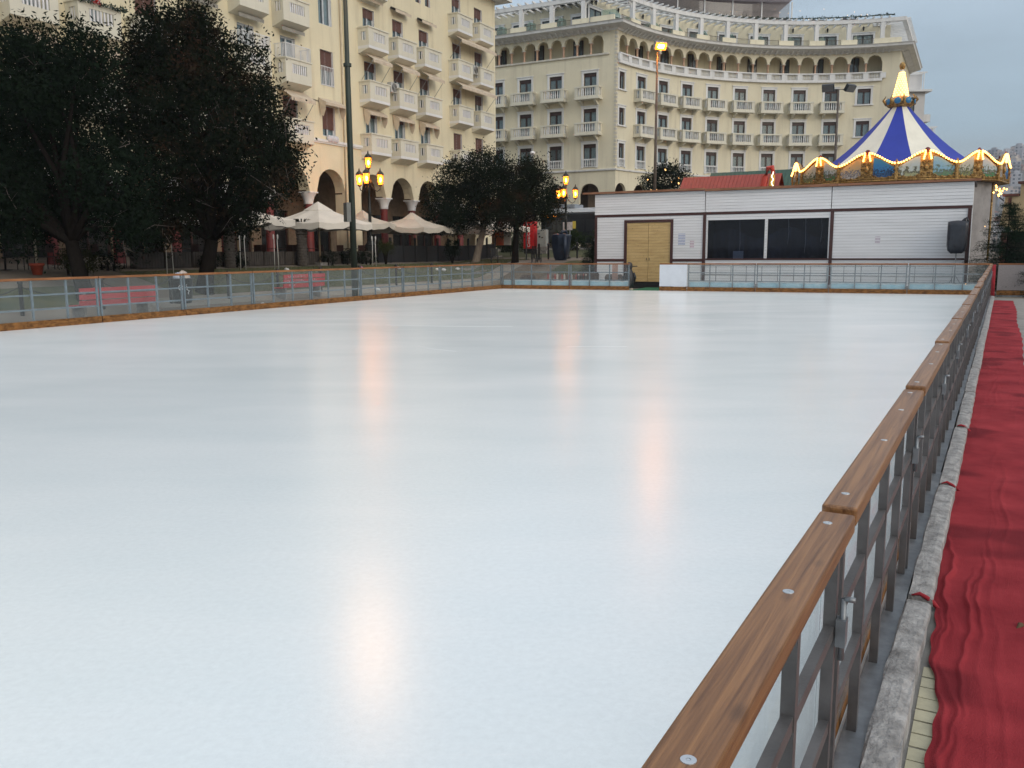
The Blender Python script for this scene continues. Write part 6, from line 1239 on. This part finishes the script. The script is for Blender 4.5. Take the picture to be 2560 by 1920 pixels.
b = MB(); b.lathe([(0, .5), (CR - .2, .5), (CR - .2, .2), (CR - .1, .2), (CR - .1, -.1)], 24); b.build('platform', M('carousel_floor', (.22, .12, .06), .6, .2), car)
b = MB(); b.lathe([(1.5, .5), (1.5, 5.0)], 12, sm=False); b.build('centre_drum', GOLD, car)
for k in range(12): a = k * .5236; b = MB(); b.tube((4.8 * math.cos(a), 4.8 * math.sin(a), .5), (4.8 * math.cos(a), 4.8 * math.sin(a), 5.0), .05, n=8); b.build('pole', GOLD, car)
b = MB(); nn = 120; b.add([((CR - .35 + .05 * math.sin(j * 1.7)) * math.cos(j * 2 * math.pi / nn), (CR - .35 + .05 * math.sin(j * 1.7)) * math.sin(j * 2 * math.pi / nn), z) for z in (.52, 4.94) for j in range(nn)], [(j, (j + 1) % nn, nn + (j + 1) % nn, nn + j) for j in range(nn)], 0, True); b.build('closing_curtain', M('grey_tarp_curtain', (.30, .29, .29), .85, .15, 2), car)
b = MB(); b.lathe([(CR - .1, 4.96), (1.5, 4.98)], 24); b.build('ceiling', M('carousel_ceiling', (.35, .25, .15), .7), car)

# fairy-tale facade at the right edge
t = thing('fairytale_facade', 'cream stepped fairy-tale facade with brown coping past the kiosk end', 'facade', W(47.0, 1.0, -.06), RW - .25); FC = plaster('ochre_plaster', (.52, .41, .24), (.3, .22, .12)); CP = M('brown_coping', (.10, .035, .025), .7, .2)
poly = [(0, 2.9), (.15, 4.2), (.75, 4.2), (.75, 4.75), (1.35, 4.75), (1.35, 5.3), (2.6, 5.3), (2.6, 2.6), (.9, 2.6), (.4, 2.66)]
b = MB(); b.prism(poly, 0, .25, lambda p, a: (p[0], a, p[1])); b.build('upper_wall', FC, t)
for x0, x1, z in ((.05, .72, 4.205), (.65, 1.32, 4.755), (1.25, 2.7, 5.305)): b = MB(); b.box(x0, x1, -.12, .37, z, z + .11); b.build('coping', CP, t)
for x, z in ((.3, 4.0), (.95, 4.55), (1.7, 5.1)): b = MB(); b.box(x, x + .12, -.1, -.003, z - .2, z + .15); b.build('bracket', CP, t)
b = MB(); b.box(.1, 2.6, .3, .5, 0, 2.6); b.build('lower_wall', M('dark_brown_panel', (.04, .025, .02), .8), t)
for x in (.1, 2.3): b = MB(); b.box(x, x + .22, -.05, .25, 0, 2.595); b.build('post', CP, t)
b = MB()
for k in range(16): b.lathe([(0, -.05), (.045, 0), (0, .05)], 6, (-.12 + rnd.gauss(0, .15), -.2 + rnd.gauss(0, .05), 4.45 + rnd.gauss(0, .14)))
o = b.build('bulb_cluster', BULB, t, kind='stuff'); b = MB(); b.path([(.1, 0, 4.0), (-.1, -.1, 4.2), (-.12, -.15, 4.4)], .03, 5); b.build('lamp_bracket', BLACK, t)

# ------------------------------------------------------------------ far hillside with houses
def hill_z(x, y):
    d = math.hypot(x, y); a = math.degrees(math.atan2(x, y)); return 4 + 101 * ss(520, 1150, d) * (.80 + .16 * math.sin(a * .21 + 1.4) + .05 * math.sin(a * .9)) * ss(8, 24, a)
b = MB(); aa = [6 + 1.2 * i for i in range(56)]; dd = [430, 520, 600, 680, 760, 840, 920, 1000, 1080, 1160, 1250, 1400, 1700]; n = len(dd)
b.add([(math.sin(R(a)) * d, math.cos(R(a)) * d, hill_z(math.sin(R(a)) * d, math.cos(R(a)) * d) - 3) for a in aa for d in dd], [(i * n + j, i * n + j + 1, (i + 1) * n + j + 1, (i + 1) * n + j) for i in range(len(aa) - 1) for j in range(n - 1)], 0, True)
b.build('hillside', M('hill_scrub', (.10, .105, .09), .95, .3, .01, col2=(.19, .17, .15)), kind='structure')
HM = []
hcol = [(.50, .47, .45), (.42, .36, .34), (.46, .45, .47), (.38, .28, .25), (.52, .46, .40), (.33, .33, .36)]
hwin = M('far_window', (.07, .08, .10), .4, .2); hroof = M('far_roof_tile', (.26, .13, .10), .85, .2)
for k in range(9):
    w_, d_, fl = rnd.uniform(7, 12), 9, 1 + k % 3; h = 3.1 * fl; b = MB(); b.box(-w_ / 2, w_ / 2, -d_ / 2, d_ / 2, -6, h)
    for i in range(fl):
        nc = int(w_ / 3.2)
        for j in range(nc):
            x = -w_ / 2 + w_ * (j + .5) / nc; b.box(x - .8, x + .8, -d_ / 2 - .06, -d_ / 2 - .01, 3.1 * i + .9, 3.1 * i + 2.4, 1)
        if k % 2: b.box(-w_ / 2 + .5, w_ / 2 - .5, -d_ / 2 - 1.2, -d_ / 2 - .07, 3.1 * i + .1, 3.1 * i + .7, 0)
    if k % 3 == 0: b.add([(-w_ / 2 - .4, -d_ / 2 - .4, h), (w_ / 2 + .4, -d_ / 2 - .4, h), (w_ / 2 + .4, d_ / 2 + .4, h), (-w_ / 2 - .4, d_ / 2 + .4, h), (0, 0, h + 3)], [(0, 1, 4), (1, 2, 4), (2, 3, 4), (3, 0, 4), (0, 3, 2, 1)], 2)
    else: b.box(-2, 2, -2, 2, h + .01, h + 2.4)
    HM.append(b.mesh('hillside_house', [M('far_wall_%d' % (k % 6), hcol[k % 6], .85, .1, .2), hwin, hroof]))
cnt = 0
for d in range(600, 1150, 23):
    a = 25.4
    while a < 33.6 and cnt < 298:
        a += (13 + rnd.uniform(-2, 8)) / d * 57.3 * 1.15
        if a < 25.5: continue
        dj = d + rnd.uniform(-10, 10); x, y = math.sin(R(a)) * dj, math.cos(R(a)) * dj; k = rnd.randrange(9)
        if rnd.random() < .1: continue
        put('hillside_house', HM[k], None, (x, y, hill_z(x, y) - 3), -R(a) + rnd.uniform(-.5, .5), 'small pale house among many on the far hillside', 'house', 'houses on the far hillside'); cnt += 1
HAZE_DENS = 0.00034
b = MB(); b.box(-1500, 1500, -60, 1720, -4.5, 160)
hz = b.mesh('haze', bpy.data.materials.new('haze_air')); m = hz.materials[0]; m.use_nodes = True; N, L = m.node_tree.nodes, m.node_tree.links; N.clear(); o_ = N.new('ShaderNodeOutputMaterial'); v_ = N.new('ShaderNodeVolumePrincipled'); v_.inputs['Color'].default_value = (.72, .78, .86, 1); v_.inputs['Density'].default_value = HAZE_DENS; v_.inputs['Anisotropy'].default_value = .2; L.new(v_.outputs[0], o_.inputs['Volume'])
USE_HAZE = True
if USE_HAZE: put('haze', hz, kind='stuff')
